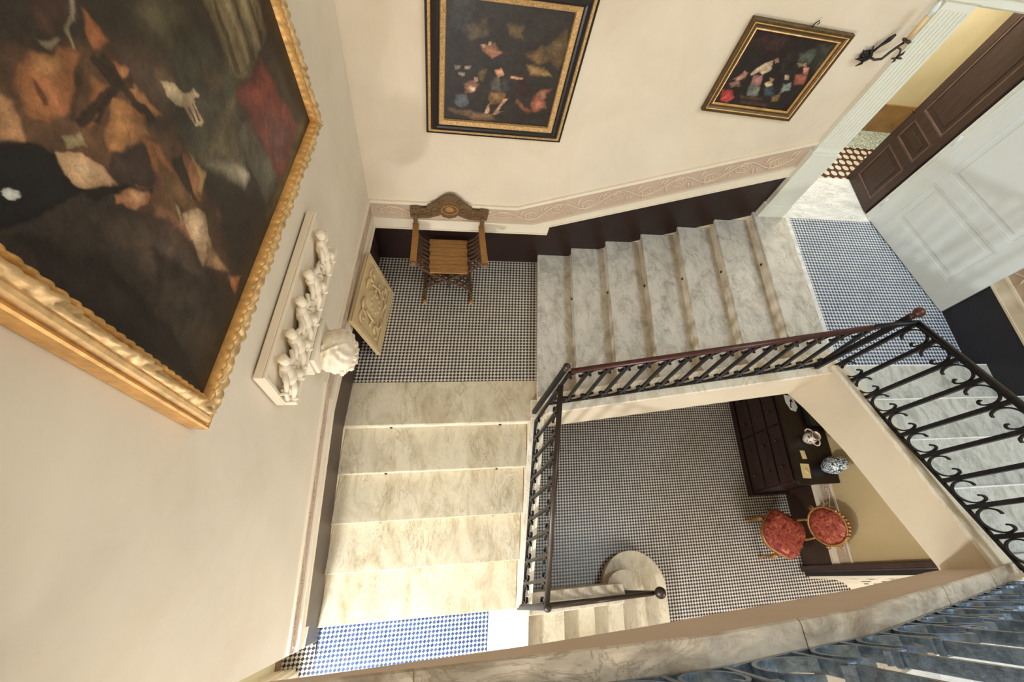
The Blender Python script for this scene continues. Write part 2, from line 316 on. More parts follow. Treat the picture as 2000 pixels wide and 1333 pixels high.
BIG_STROKES = [(81,52,42,34,[(1141,4141),(3440,3162),(1005,533),(307,3588)]),
(63,70,62,42,[(1481,3950),(1958,3731),(1853,3682),(1616,3710),(1534,3787),(1460,3877)]),
(28,96,86,56,[(1586,3902),(1749,3827),(1716,3752),(1577,3791),(1531,3861)]),
(64,72,70,54,[(1790,3680),(2035,3447),(1736,3197),(1472,3347),(1408,3517),(1436,3686),(1567,3721)]),
(36,104,70,42,[(1060,4040),(1245,3959),(1437,3798),(1439,3593),(1399,3144),(1227,3057),(1118,3349),(1061,3715),(972,3869),(888,3925)]),
(45,92,66,46,[(1361,3534),(1388,3186),(1286,2820),(1184,2970),(1175,3282)]),
(31,78,60,48,[(1363,3908),(1616,3726),(1510,3540),(1338,3612),(1376,3804)]),
(26,122,104,66,[(1931,3743),(2356,3548),(2345,3384),(2040,3354),(1939,3413),(1926,3570)]),
(9,160,138,90,[(2058,3667),(2112,3642),(2087,3394),(2040,3404)]),
(10,92,76,46,[(2128,3635),(2152,3623),(2144,3378),(2105,3384)]),
(10,164,142,94,[(2177,3611),(2238,3583),(2236,3376),(2160,3378)]),
(11,88,72,44,[(2256,3574),(2284,3562),(2298,3387),(2257,3387)]),
(9,84,70,44,[(1979,3705),(2000,3695),(1981,3414),(1948,3421)]),
(28,104,88,62,[(1742,3581),(1861,3467),(1768,3442),(1702,3528)]),
(17,96,88,62,[(1889,3383),(1465,3459),(1421,3501),(1469,3345),(1634,3061),(1732,3079),(1759,3264)]),
(34,128,112,76,[(1829,3389),(1560,3416),(1502,3370),(1634,3283)]),
(26,160,148,122,[(1495,3356),(1637,3064),(1719,3082),(1706,3172),(1588,3297)]),
(15,84,80,64,[(1755,3272),(1752,2861),(1990,2832),(1992,3073),(1900,3248)]),
(25,126,50,38,[(2204,3348),(2300,3080),(2390,2860),(2225,2813),(1966,2829),(1939,3026),(1894,3243),(1892,3386),(2040,3354)]),
(39,158,60,42,[(2191,3337),(2241,3175),(2130,3195),(1996,3223),(2017,3322)]),
(46,112,60,56,[(2062,3135),(2295,2899),(2140,2856),(1978,2895),(1980,3023)]),
(56,74,64,48,[(2360,3281),(2439,2874),(2355,2903),(2287,3131),(2273,3283)]),
(60,112,98,66,[(2446,2869),(2500,2778),(1868,2749),(1718,2831),(2102,2820)]),
(13,94,62,48,[(1247,4057),(1377,3997),(1319,3956),(1227,3981),(1194,4021)]),
(7,176,158,118,[(1177,4012),(1236,3967),(1234,3958),(1192,3970),(1177,3994)]),
(5,186,166,124,[(1336,4005),(1355,3997),(1306,3963),(1279,3965),(1248,3911),(1244,3923),(1264,3966),(1304,3976)]),
(12,186,104,38,[(1350,3978),(1376,3883),(1313,3889),(1324,3929)]),
(13,176,106,42,[(1133,3991),(1221,3956),(1269,3891),(1187,3864),(1127,3863),(1046,3879),(1008,3912),(1045,3969)]),
(10,206,140,66,[(1141,3985),(1204,3956),(1197,3926),(1129,3930),(1100,3960)]),
(10,196,116,56,[(1091,3954),(1120,3923),(1133,3867),(1100,3862),(1079,3912)]),
(7,112,60,26,[(1093,3958),(1093,3943),(1078,3904),(1065,3908),(1075,3940)]),
(11,84,58,40,[(1286,3899),(1119,3835),(1106,3845),(1249,3908)]),
(10,196,126,58,[(1332,3856),(1389,3799),(1350,3790),(1333,3816)]),
(12,186,112,44,[(1249,3857),(1288,3797),(1190,3773),(1143,3798)]),
(14,202,134,58,[(1274,3779),(1337,3692),(1310,3604),(1265,3628),(1145,3709),(1201,3758)]),
(17,186,112,44,[(1269,3648),(1320,3568),(1331,3440),(1302,3332),(1262,3492),(1250,3606)]),
(11,196,128,56,[(1349,3794),(1383,3753),(1410,3629),(1375,3640),(1349,3728)]),
(8,62,44,34,[(1338,3869),(1375,3640),(1342,3639),(1309,3870)]),
(8,62,44,34,[(1383,3785),(1119,3835),(1107,3808),(1376,3748)]),
(8,58,42,34,[(1305,3888),(1342,3780),(1173,3773),(1169,3792),(1296,3794),(1280,3887)]),
(9,186,130,76,[(997,3972),(1003,3957),(996,3924),(952,3891),(900,3933),(983,3988)]),
(8,170,150,100,[(1042,3840),(1098,3802),(1095,3764),(1030,3810)]),
(10,18,18,20,[(897,3930),(981,3857),(1000,3817),(984,3759),(990,3706),(875,3737),(812,3760),(749,3831)]),
(6,214,166,112,[(1002,3822),(1065,3763),(1087,3699),(1089,3621),(1007,3686),(982,3728),(975,3775)]),
(9,236,190,138,[(1018,3783),(1064,3726),(1065,3675),(1014,3723)]),
(14,70,52,46,[(1148,3706),(1258,3623),(1244,3530),(1196,3506),(1097,3602),(1096,3665)]),
(9,190,124,68,[(1057,3617),(1141,3576),(1185,3517),(1145,3499),(1076,3539),(1044,3598)]),
(11,214,152,92,[(1115,3589),(1162,3530),(1124,3524),(1088,3570)]),
(10,30,24,22,[(978,3718),(1107,3609),(1196,3506),(1117,3591),(981,3659)]),
(15,150,92,44,[(1410,3493),(1472,3347),(1363,3296),(1315,3318),(1308,3494)]),
(10,178,140,66,[(1435,3459),(1469,3335),(1381,3310),(1373,3339),(1427,3364)]),
(12,44,34,28,[(1348,3524),(1407,3491),(1338,3294),(1299,3330)]),
(21,120,92,60,[(1500,3745),(1542,3703),(1552,3645),(1476,3659),(1461,3704)]),
(6,220,192,142,[(1491,3708),(1531,3662),(1554,3603),(1603,3566),(1555,3568),(1505,3587),(1476,3659)]),
(7,224,188,140,[(1544,3603),(1600,3580),(1628,3530),(1590,3548),(1598,3514),(1592,3459),(1558,3467),(1534,3489),(1521,3549),(1522,3579)]),
(3,110,76,50,[(1579,3540),(1578,3474),(1567,3478),(1565,3541)]),
(3,110,76,50,[(1596,3533),(1603,3468),(1592,3472),(1584,3536)]),
(3,110,76,50,[(1552,3550),(1548,3492),(1537,3495),(1541,3553)]),
(6,228,194,148,[(1592,3581),(1622,3573),(1639,3530),(1620,3531),(1595,3560)]),
(10,206,160,108,[(1243,3357),(1309,3330),(1328,3251),(1296,3180),(1277,3127),(1222,3131),(1175,3140),(1207,3243),(1204,3320)]),
(18,186,140,92,[(1269,3168),(1284,3051),(1275,2956),(1244,3019),(1197,3130)]),
(14,202,120,50,[(1261,2945),(1322,2851),(1282,2843),(1223,2855),(1222,2890)]),
(10,226,182,130,[(1247,3338),(1299,3314),(1292,3232),(1243,3175),(1204,3198),(1221,3278)]),
(9,196,146,96,[(1222,3131),(1268,3099),(1273,3010),(1241,3016),(1219,3081)]),
(13,150,96,60,[(1172,3489),(1230,3355),(1199,3253),(1164,3349),(1133,3460)]),
(4,176,140,104,[(1241,3407),(1250,3385),(1214,3320),(1208,3338)]),
(18,120,84,44,[(1288,3575),(1328,3430),(1340,3287),(1261,3349),(1249,3482)]),
(31,84,66,52,[(950,3636),(1187,3402),(1182,3117),(1094,2950),(933,3209),(930,3454)]),
(36,60,48,38,[(1054,3401),(1161,3004),(939,2772),(821,2925),(890,3279)]),
(21,38,30,26,[(756,3782),(893,3552),(874,3165),(765,2788),(749,3323),(729,3637)]),
(18,112,82,62,[(978,3541),(1009,3480),(989,3465),(961,3514)]),
(2,222,220,212,[(840,3861),(852,3852),(860,3832),(851,3823),(835,3832),(829,3848)])]
MID_STROKES = [(83,50,42,34,[(-175,3142),(1378,3326),(2055,1720),(-249,1523)]),
(56,66,62,54,[(98,3054),(309,3078),(295,2808),(108,2714)]),
(37,104,86,62,[(217,2842),(364,2887),(394,2782),(243,2729)]),
(30,120,92,48,[(518,2869),(654,2866),(651,2773),(549,2792)]),
(32,134,98,44,[(711,2663),(818,2746),(939,2667),(808,2592)]),
(25,168,126,54,[(726,2583),(861,2580),(937,2511),(766,2502)]),
(32,110,84,40,[(824,2715),(987,2885),(1028,2697),(984,2568)]),
(15,186,116,74,[(334,2708),(414,2702),(443,2728),(480,2686),(524,2659),(441,2602),(364,2650)]),
(7,224,180,140,[(346,2710),(377,2713),(380,2683),(353,2680)]),
(7,220,176,132,[(396,2723),(419,2725),(422,2699),(399,2696)]),
(12,178,158,140,[(139,2521),(195,2523),(189,2493),(140,2488)]),
(12,190,166,144,[(227,2531),(272,2531),(266,2501),(233,2498)]),
(12,186,160,138,[(174,2466),(231,2468),(224,2442),(179,2441)]),
(18,96,100,110,[(166,2261),(258,2298),(291,2198),(206,2150),(160,2185)]),
(17,176,110,84,[(228,2377),(309,2420),(356,2372),(318,2313),(241,2297)]),
(13,228,184,148,[(271,2363),(331,2360),(334,2324),(266,2317)]),
(8,218,172,138,[(299,2441),(341,2445),(345,2397),(311,2394)]),
(25,118,96,54,[(344,2501),(409,2516),(385,2419),(351,2424)]),
(13,92,84,74,[(453,2426),(498,2474),(575,2465),(618,2353),(508,2323),(454,2336)]),
(13,58,52,50,[(516,2468),(608,2477),(639,2327),(552,2318)]),
(8,214,148,96,[(468,2514),(523,2537),(547,2488),(501,2449)]),
(8,216,152,100,[(606,2486),(712,2470),(698,2451),(610,2460)]),
(18,150,104,48,[(455,2327),(595,2323),(581,2236),(476,2216),(444,2261)]),
(9,216,160,110,[(442,2203),(466,2225),(459,2125),(424,2112)]),
(9,222,166,114,[(576,2274),(620,2278),(546,2154),(593,2148),(488,2108),(534,2182)]),
(23,172,92,56,[(840,2347),(900,2400),(964,2397),(920,2308),(959,2214),(847,2173),(814,2249)]),
(13,208,136,88,[(880,2370),(920,2393),(934,2328),(896,2296)]),
(18,150,84,44,[(690,2285),(847,2173),(814,2149),(687,2246)]),
(23,132,98,62,[(100,2140),(260,2136),(487,2118),(520,2070),(348,2032),(254,2085),(101,2111)]),
(26,70,38,26,[(664,2448),(800,2417),(773,2322),(668,2311)])]
SMALL_STROKES = [(57,40,32,28,[(1833,3190),(3206,3348),(4247,2286),(2409,2116)]),
(35,66,40,34,[(2477,3042),(2786,3022),(2775,2884),(2530,2899)]),
(28,84,88,76,[(2977,2905),(3077,2982),(3122,2929),(3107,2842),(3007,2832)]),
(28,62,60,48,[(3064,2997),(3219,3038),(3265,2761),(3156,2794)]),
(23,58,50,44,[(2833,2931),(2933,2926),(2922,2752),(2873,2765)]),
(15,186,42,26,[(2478,2550),(2581,2560),(2637,2488),(2590,2434),(2521,2447)]),
(14,206,146,110,[(2516,2647),(2567,2688),(2581,2726),(2619,2712),(2620,2667),(2563,2633)]),
(14,150,104,84,[(2510,2609),(2576,2644),(2619,2592),(2551,2576)]),
(9,212,180,140,[(2642,2705),(2715,2810),(2783,2834),(2809,2758),(2757,2708),(2713,2730),(2663,2689)]),
(9,202,140,100,[(2777,2842),(2801,2861),(2833,2831),(2810,2811)]),
(14,170,112,100,[(2690,2692),(2767,2709),(2809,2621),(2709,2592)]),
(15,120,124,112,[(2694,2600),(2809,2621),(2844,2528),(2735,2508)]),
(10,220,196,130,[(2825,2642),(2886,2666),(2921,2633),(2884,2600)]),
(15,62,78,86,[(2856,2597),(2921,2633),(2997,2544),(2908,2525)]),
(9,212,160,120,[(2849,2690),(2892,2686),(2902,2659),(2874,2656)]),
(15,150,158,146,[(3009,2651),(3068,2666),(3106,2603),(3031,2567)]),
(10,218,180,130,[(2959,2729),(3005,2734),(3029,2690),(2992,2687)]),
(15,178,96,66,[(3061,2740),(3158,2768),(3197,2670),(3103,2660)]),
(9,214,132,92,[(3078,2804),(3133,2810),(3165,2759),(3119,2755)]),
(14,186,150,112,[(3007,2832),(3073,2847),(3099,2815),(3036,2808)]),
(20,100,66,44,[(2682,2512),(2904,2515),(2915,2486),(2700,2484)]),
(21,88,60,44,[(2712,2466),(2984,2462),(2985,2431),(2721,2436)]),
(21,160,116,60,[(2975,2532),(3048,2559),(3060,2500),(3009,2485)]),
(18,140,90,58,[(2381,2800),(2479,2793),(2488,2751),(2429,2754)])]
R_ = .16
V0 = Vector((0, 0, 0))
def struct(o, label=None): return tag(o, label, kind='structure')
# ================================================================== shell of the house
wl = empty('wall_left', P(-1.088, 1.6, 0), 'cream plaster wall behind the big gilt framed painting', kind='structure')
MB().box(-1.388, -1.088, -.44, 3.7, -2, 7.0).out('plaster', M['wall'], wl)
wb = empty('wall_back', (1.6, 3.66, 0), 'cream plaster wall behind the black framed and the small gilt framed pictures', kind='structure')
b = MB(); b.cube(-1.2, 4.1, 3.66, 4.33, -2, 7.0); b.cube(5.47, 7.6, 3.66, 4.33, -2, 7.0); b.cube(4.1, 5.47, 3.66, 4.33, 3.42, 7.0); b.cube(4.1, 5.47, 3.66, 4.33, -2, 1.06)
b.out('plaster', M['wall_back'], wb)
wr = empty('wall_right', P(5.43, 1.5, 1.1), 'plaster wall with dark dado beside the upper flight', kind='structure')
MB().box(5.43, 5.75, -3.5, 3.50, .8, 7.0).out('plaster', M['wall_back'], wr)
struct(MB().cube(-1.8, 7.6, -3.9, -3.6, -2, 7.0).out('wall_front', M['wall']), 'plaster wall below and behind the camera')
struct(MB().cube(-2.2, 8.0, -3.9, 6.4, 7.0, 7.2).out('ceiling', M['wall']), 'flat plaster ceiling over the stairwell')
struct(MB().cube(-2.4, -1.9, -3.9, -.3, -2, 7.0).out('wall_west', M['wall']), 'outer wall beyond the passage')
wg = empty('wall_ground', P(5.2, 1.5, -1.76), 'yellowish plaster wall behind the dark chest on the ground floor', kind='structure')
MB().box(5.2, 5.43, -.20, 3.66, -1.76, .82).out('plaster', M['ground_wall'], wg)
wg2 = MB().cube(7.2, 7.5, -3.6, 3.66, -2, .82).out('wall_east', M['ground_wall']); struct(wg2, 'far wall beyond the ground floor opening')

# dado, moulding and ornamental band: polylines on a wall plane
def strip(name, lower, upper, place, depth, mat, parent, lip=None):
    """lower/upper: matching polylines (s, z); place(s, z, d) -> world; d is distance from the wall"""
    pts = []; n = len(lower)
    b = MB()
    for i in range(n - 1):
        q = [lower[i], lower[i + 1], upper[i + 1], upper[i]]
        b.hexa([place(a, z, 0) for a, z in q] + [place(a, z, depth) for a, z in q])
    if lip:
        for i in range(n - 1):
            for ln, sg in ((upper, -1), (lower, 1)):
                a0, a1 = ln[i], ln[i + 1]
                q = [(a0[0], a0[1]), (a1[0], a1[1]), (a1[0], a1[1] + sg * lip), (a0[0], a0[1] + sg * lip)]
                b.hexa([place(a, z, depth) for a, z in q] + [place(a, z, depth + .012) for a, z in q])
    return b.out(name, mat, parent)
def at_poly(pl, s):
    for (a0, z0), (a1, z1) in zip(pl, pl[1:]):
        if a0 <= s <= a1 and a1 > a0: return z0 + (z1 - z0) * (s - a0) / (a1 - a0)
    return pl[-1][1] if s > pl[-1][0] else pl[0][1]
def scroll_relief(name, lower, upper, place, s0, s1, parent, mat, g=1.0):
    """running rinceau in low relief: a waving stem with a spiral and leaves in every bay"""
    b = MB(); pit = .30; k = int((s1 - s0) / pit); pit = (s1 - s0) / k
    def pt(s, t, d=.012):                # t in -1..1 across the band
        zl, zu = at_poly(lower, s), at_poly(upper, s); return place(s, (zl + zu) / 2 + t * (zu - zl) / 2, .0045 + d * .6 * g)
    stem = [pt(s0 + (s1 - s0) * i / (k * 12), .55 * math.sin(math.pi * i / 12)) for i in range(k * 12 + 1)]
    b.tube(stem, .0085 * g, 5)
    for j in range(k):
        c = s0 + (j + .5) * pit; sg = 1 if j % 2 == 0 else -1
        sp = []
        for i in range(22):
            a = i / 21 * 2.6 * math.pi; r = 1 - i / 24
            sp.append(pt(c + .085 * r * math.cos(a + math.pi) * 1.0, sg * (.15 - .62 * r * math.sin(a) * .9) * 1.0))
        b.tube(sp, .007 * g, 5, scale=[1 - .5 * i / 21 for i in range(22)])
        for q in range(5):
            a = q / 5 * 2 * math.pi
            b.ell(pt(c + .018 * math.cos(a), sg * .15 + .16 * math.sin(a)), (.011 * g, .011, .011), 6)
        for q in (-.42, .42, -.2, .3):
            e0 = pt(c + q * pit, -sg * .1); e1 = pt(c + q * pit + .03, sg * (-.75 if abs(q) > .25 else .8))
            b.tube([e0, (e0 + e1) / 2 + Vector((0, 0, .01)), e1], .009 * g, 5, scale=[.5, 1.3, .3])
    return tag(b.out(name, mat, parent, smooth=True), 'pale scrolling leaf ornament in low relief')
pb = lambda s, z, d: Vector((s, 3.66 - d, z))
XE = 3.86
lo = [(-.70, 0), (1.333, 0), (1.334, 0), (XE, 1.10)]
d_up = [(-.70, .572), (1.333, .573), (1.334, .71), (XE, 1.708)]
m_up = [(-.70, .741), (1.127, .741), (1.334, .824), (XE, 1.837)]
db = strip('baseboard_back', lo, d_up, pb, .012, M['dado'], None); struct(db, 'dark brown painted dado on the back wall')
m_lo2 = [(-.70, .572), (1.127, .5726), (1.333, .573), (1.334, .71), (XE, 1.708)]
m_up2 = [(-.70, .741), (1.127, .741), (1.333, .8236), (1.334, .824), (XE, 1.837)]
struct(strip('trim_1', m_lo2, m_up2, pb, .022, M['white_trim'], None, .02), 'cream moulding above the dado on the back wall')
b_lo = [(-.70, .741), (.905, .741), (1.127, .741), (XE, 1.837)]; b_up = [(-.70, .952), (.905, .952), (1.127, 1.040), (XE, 2.113)]
bb = empty('trim_2', (1, 3.66, .85), 'beige ornamental band along the back wall', kind='structure')
strip('band', b_lo, b_up, pb, .008, M['band'], bb)
scroll_relief('scroll_ornament', b_lo, b_up, pb, -.62, 3.70, bb, M['band_relief'])
t_lo = [(-.70, .952), (.905, .952), (XE, 2.113)]; t_up = [(-.70, .99), (.895, .99), (XE, 2.153)]
struct(strip('trim_3', t_lo, t_up, pb, .024, M['white_trim'], None), 'thin cream moulding above the ornamental band')
# left wall: s = -v so that s grows towards the camera
pl_ = lambda s, z, d: P(-1.088 + d, -s, z)
SL = .362
def lv(k, z0): return [(-3.66, z0), (-k, z0), (.27, z0 - SL * (k + .27))]
dl = lv(1.44, .58)
lo3 = [(-3.66, 0), (-1.5, 0), (-1.44, -.0), (.27, -.72), (.271, -.8), (.43, -.8)]
up3 = [(-3.66, .58), (-1.5, .58), (-1.44, .58), (.27, -.036), (.271, -.16), (.43, -.16)]
struct(strip('baseboard_left', lo3, up3, pl_, .012, M['dado_lit'], None), 'dark brown painted dado along the left wall')
ml = [(-3.66, .58), (-1.5, .58), (-1.44, .58), (.27, -.036), (.271, -.16), (.43, -.16)]
mu = [(-3.66, .745), (-1.5, .745), (-1.44, .725), (.27, .112), (.271, .112), (.43, .06)]
struct(strip('trim_4', ml, mu, pl_, .022, M['white_trim'], None, .02), 'cream moulding above the dado on the left wall')
bl_ = [(-3.66, .745), (-1.5, .745), (.43, .05)]; bu_ = [(-3.66, .952), (-1.56, .952), (.43, .252)]
bb2 = empty('trim_5', P(-1.088, 1.6, .85), 'beige ornamental band along the left wall', kind='structure')
strip('band', bl_, bu_, pl_, .008, M['band'], bb2)
scroll_relief('scroll_ornament', bl_, bu_, pl_, -3.6, .40, bb2, M['band'], .55)
tl_ = [(-3.66, .952), (-1.56, .952), (.43, .252)]; tu_ = [(-3.66, .985), (-1.56, .985), (.43, .285)]
struct(strip('trim_6', tl_, tu_, pl_, .02, M['white_trim'], None), 'thin cream moulding above the band on the left wall')
# right wall beside the upper flight
pr_ = lambda s, z, d: P(5.43 - d, -s, z)
KR = -1.52
def rv(k, z0): return [(-3.5, z0), (k, z0), (.6, z0 + .39 * (.6 - k))]
struct(strip('baseboard_right', [(-3.5, 1.12), (KR, 1.12), (.6, 1.12)], [(-3.5, 1.645), (KR, 1.645), (.6, 1.645 + .39 * 2.12)], pr_, .012, M['dado_cold_reflection'], None), 'dark brown dado with a cold reflection in its colour beside the upper flight')
struct(strip('trim_7', rv(KR, 1.645), rv(KR - .06, 1.80), pr_, .022, M['white_trim'], None, .02), 'cream moulding above the right wall dado')
bb3 = empty('trim_8', P(5.43, 1.5, 1.9), 'beige ornamental band along the right wall', kind='structure')
strip('band', rv(KR - .06, 1.80), rv(KR - .14, 2.02), pr_, .008, M['band'], bb3)
scroll_relief('scroll_ornament', rv(KR - .06, 1.80), rv(KR - .14, 2.02), pr_, -3.4, .5, bb3, M['band_relief'])
struct(strip('trim_9', rv(KR - .14, 2.02), rv(KR - .15, 2.055), pr_, .02, M['white_trim'], None), 'thin cream moulding above the band on the right wall')
# ground floor wall base
pg_ = lambda s, z, d: P(5.2 - d, -s, z)
G = -1.76
struct(strip('baseboard_ground', [(-3.5, G), (.2, G)], [(-3.5, G + .56), (.2, G + .56)], pg_, .012, M['dado_lit'], None), 'black painted dado on the ground floor wall')
struct(strip('trim_10', [(-3.5, G + .56), (.2, G + .56)], [(-3.5, G + .69), (.2, G + .69)], pg_, .02, M['white_trim'], None, .015), 'cream moulding above the ground floor dado')
bb4 = empty('trim_11', P(5.2, 1.0, G + .75), 'grey beige ornamental band on the ground floor wall', kind='structure')
strip('band', [(-3.5, G + .69), (.2, G + .69)], [(-3.5, G + .86), (.2, G + .86)], pg_, .008, M['band'], bb4)
scroll_relief('scroll_ornament', [(-3.5, G + .69), (.2, G + .69)], [(-3.5, G + .86), (.2, G + .86)], pg_, -1.6, .18, bb4, M['band_relief'])
struct(strip('trim_12', [(-3.5, G + .86), (.2, G + .86)], [(-3.5, G + .89), (.2, G + .89)], pg_, .018, M['white_trim'], None), 'thin cream moulding above the ground floor band')

# ================================================================== floors and landings
struct(MB().cube(-1.9, 7.4, -3.6, 3.66, G - .12, G).out('floor', M['tile_ground']), 'small black and cream tile floor of the ground floor')
l1 = empty('landing_floor', P(-.05, 2.6, -.12), 'middle landing with small dark blue and cream tiles', kind='structure')
MB().box(-1.088, .965, 1.965, 3.66, -.10, 0).out('tile_field', M['tile_blue'], l1)
MB().box(-1.088, .985, 1.50 - .02, 1.963, -.04, 0).out('marble_slab', M['marble_warm'], l1, bevel=.006)
MB().box(-1.088, 1.03, 1.52, 3.66, -.24, -.10).out('slab', M['soffit'], l1)
l2 = empty('landing_floor', P(4.6, 2.6, 1.0), 'upper landing with small blue and cream tiles before the open door', kind='structure')
MB().box(3.845, 5.43, 1.605, 3.62, 1.02, 1.12).out('tile_field', M['tile_blue_daylit'], l2)
MB().box(3.80, 5.43, 1.55, 3.66, .80, 1.02).out('slab', M['soffit'], l2)
MB().box(3.70, 3.845, 1.55, 3.62, 1.0, 1.1195).out('marble_strip', M['marble_white'], l2)
l0 = empty('landing_floor', P(0, -.6, -.92), 'lowest landing with daylit blue and white tiles at the foot of the flight', kind='structure')
MB().box(-1.075, .598, -3.6, -.30, -.9, -.8).out('tile_field', M['tile_blue_daylit'], l0)
MB().cube(-1.455, -1.088 + SH * -.5, -3.6, -.45, -.9, -.8002).out('tile_field', M['tile_blue'], l0)
MB().box(.60, 1.03, -3.6, -.40, -.9, -.7995).out('marble_slab', M['marble_white'], l0)
MB().box(.60, .87, -.40, -.30, -.9, -.7995).out('marble_slab', M['marble_white'], l0)
MB().box(-1.4, 1.0, -3.6, -.30, -1.1, -.9).out('slab', M['soffit'], l0)
# passage west of the lowest landing
alc = empty('wall_passage', (-1.46, -.6, -.8), 'pale plaster wall of the passage beyond the left wall end', kind='structure')
MB().cube(-1.9, -1.46, -3.6, -.3, -2, 2.6).out('plaster', M['inner_wall'], alc)
b = MB(); b.cube(-1.46, -1.44, -.64, -.40, -.8, -.68); b.out('skirting', M['marble_brown'], alc)
b = MB(); b.cube(-1.46, -1.30, -.80, -.645, -.8, .9); b.cube(-1.46, -1.27, -.83, -.67, -.8, .9); b.cube(-1.46, -1.37, -.70, -.635, -.66, .9); b.out('door_casing', M['white_trim'], alc)
# threshold and room beyond the door
th = struct(MB().cube(4.10, 5.46, 3.58, 4.33, 1.02, 1.1205).out('threshold', M['marble_white'], bevel=.004), 'grey veined white marble threshold under the door')
ir = empty('inner_room_floor', (5.4, 4.8, 1.1), 'patterned tile floor of the room beyond the door', kind='structure')
MB().cube(3.6, 7.4, 4.331, 4.98, 1.0, 1.12).out('pattern_field', M['tile_pattern'], ir)
MB().cube(3.6, 7.4, 4.981, 5.45, 1.0, 1.1202).out('teal_border', M['tile_teal'], ir)
iw = empty('inner_room_wall', (5.8, 5.45, 1.1), 'pale yellow wall with brown skirting in the room beyond the door', kind='structure')
b = MB(); b.cube(3.4, 7.6, 5.40, 5.6, 1.0, 4.6); b.cube(7.3, 7.5, 4.33, 5.4, 1.0, 4.6); b.cube(3.3, 3.5, 4.33, 5.4, 1.0, 4.6); b.out('plaster', M['inner_wall'], iw)
MB().cube(3.5, 7.4, 5.375, 5.40, 1.12, 1.53).out('skirting', M['floor_brown'], iw)
MB().cube(3.4, 7.5, 4.33, 5.6, 4.4, 4.6).out('ceiling_slab', M['inner_wall'], iw)

# ================================================================== flights of stairs
def tread(parent, corners, z, mat, riser_face, mat_r, i=0):
    """corners: 4 plan points (u,v) of the tread; riser_face: the 2 plan points of its front, dropped to the step below"""
    b = MB().prism([P(u, v, z - .038) for u, v in corners], (0, 0, .038))
    o = b.out('step', mat, parent, bevel=.007)
    return o
def flight(name, label, n, plan, zf, mat, mat_r, eyelets=None, loc=None, nose=None):
    fl = empty(name, loc, label, kind='structure')
    for i in range(n):
        z = zf(i); c = plan(i, .022); cb = plan(i, 0)
        st = MB().prism([P(u, v, z - .036) for u, v in c], (0, 0, .036)).out('step', mat, fl, bevel=.007)
        MB().prism([P(u, v, z - R_) for u, v in cb], (0, 0, R_ - .0365)).out('riser', mat_r, st)
        if nose:
            q = nose(i); MB().prism([P(u, v, z - .014) for u, v in q], (0, 0, .0152)).out('nosing', M['nosing'], st, bevel=.004)
        if eyelets:
            for e in eyelets(i):
                bb_ = MB().lathe(e[0], [(.012, 0), (.016, .006), (.012, .012), (.006, .016)], 8, axis=e[1])
                bb_.out('rod_eyelet', M['brass_dark'], st, smooth=True)
    return fl
# right-hand flight (u from .945, rising with u)
ur = [.945 + .4075 * i for i in range(8)]
def plan_r(i, no):
    u0 = ur[i]; u1 = ur[i + 1] + .02 if i < 6 else 3.80
    v0 = 1.70
    return [(u0 - no, v0 if i else 1.70), (u1, v0), (u1, 3.655), (u0 - no, 3.655)]
AX = Matrix.Identity(3)
mx = Matrix.Rotation(math.radians(-90), 3, 'Y')
fr = flight('staircase_right', 'seven grey veined marble steps rising right to the upper landing', 7, plan_r, lambda i: R_ * (i + 1), M['marble_grey'], M['marble_edge'],
            lambda i: [((P(ur[i] - .004, 2.95, R_ * i + .045)), mx)] if i else [], P(2.2, 2.6, 0))
# under-slab, side face and curb of this flight
nz = lambda u: .16 + .394 * (u - .945)
def slope_prism(u0, u1, v0, v1, top, bot): return MB().hexa([P(u0, v0, bot(u0)), P(u1, v0, bot(u1)), P(u1, v1, bot(u1)), P(u0, v1, bot(u0)), P(u0, v0, top(u0)), P(u1, v0, top(u1)), P(u1, v1, top(u1)), P(u0, v1, top(u0))])
slope_prism(1.0, 3.80, 1.72, 3.655, lambda u: nz(u) - .20, lambda u: nz(u) - .36).out('under_slab', M['soffit'], fr)
b = slope_prism(1.01, 3.64, 1.515, 1.72, lambda u: nz(u) - .035, lambda u: nz(u) - .575); b.out('side_face', M['soffit'], fr)
b = slope_prism(1.01, 3.70, 1.50, 1.725, lambda u: nz(u) + .005, lambda u: nz(u) - .034); b.out('curb', M['marble_edge'], fr, bevel=.006)
MB().box(.88, 1.06, 1.50, 1.72, -.24, .03).out('curb', M['marble_edge'], fr, bevel=.006)
# left-hand flight (v falling towards the camera)
vl = [1.50, 1.05, .595, .153, -.296]
def plan_l(i, no):
    v1 = vl[i] + .02; v0 = vl[i + 1]
    return [(-1.086, v0 - no), (.868, v0 - no), (.868, v1), (-1.086, v1)]
my = Matrix.Rotation(math.radians(90), 3, 'X')
fl_ = flight('staircase_left', 'four warm veined marble steps falling from the middle to the lowest landing', 4, plan_l, lambda i: -R_ * (i + 1), M['marble_warm'], M['marble_edge'],
            lambda i: [(P(u, vl[i] + .002, -R_ * (i + 1) + .012), my) for u in (-.62, .56)], P(-.1, .6, -.8))
MB().box(-1.086, .985, 1.50, 1.9, -.16, -.0415).out('riser', M['marble_edge'], fl_)
nl = lambda v: .3556 * (v - 1.50)
def slope_prism_v(u0, u1, v0, v1, top, bot): return MB().hexa([P(u0, v0, bot(v0)), P(u1, v0, bot(v0)), P(u1, v1, bot(v1)), P(u0, v1, bot(v1)), P(u0, v0, top(v0)), P(u1, v0, top(v0)), P(u1, v1, top(v1)), P(u0, v1, top(v1))])
slope_prism_v(-1.086, .868, -.29, 1.50, lambda v: nl(v) - .20, lambda v: nl(v) - .36).out('under_slab', M['soffit'], fl_)
b = slope_prism_v(.868, 1.0, -.31, 1.50, lambda v: nl(v) + .012, lambda v: nl(v) - .034); b.out('curb', M['marble_edge'], fl_, bevel=.006)
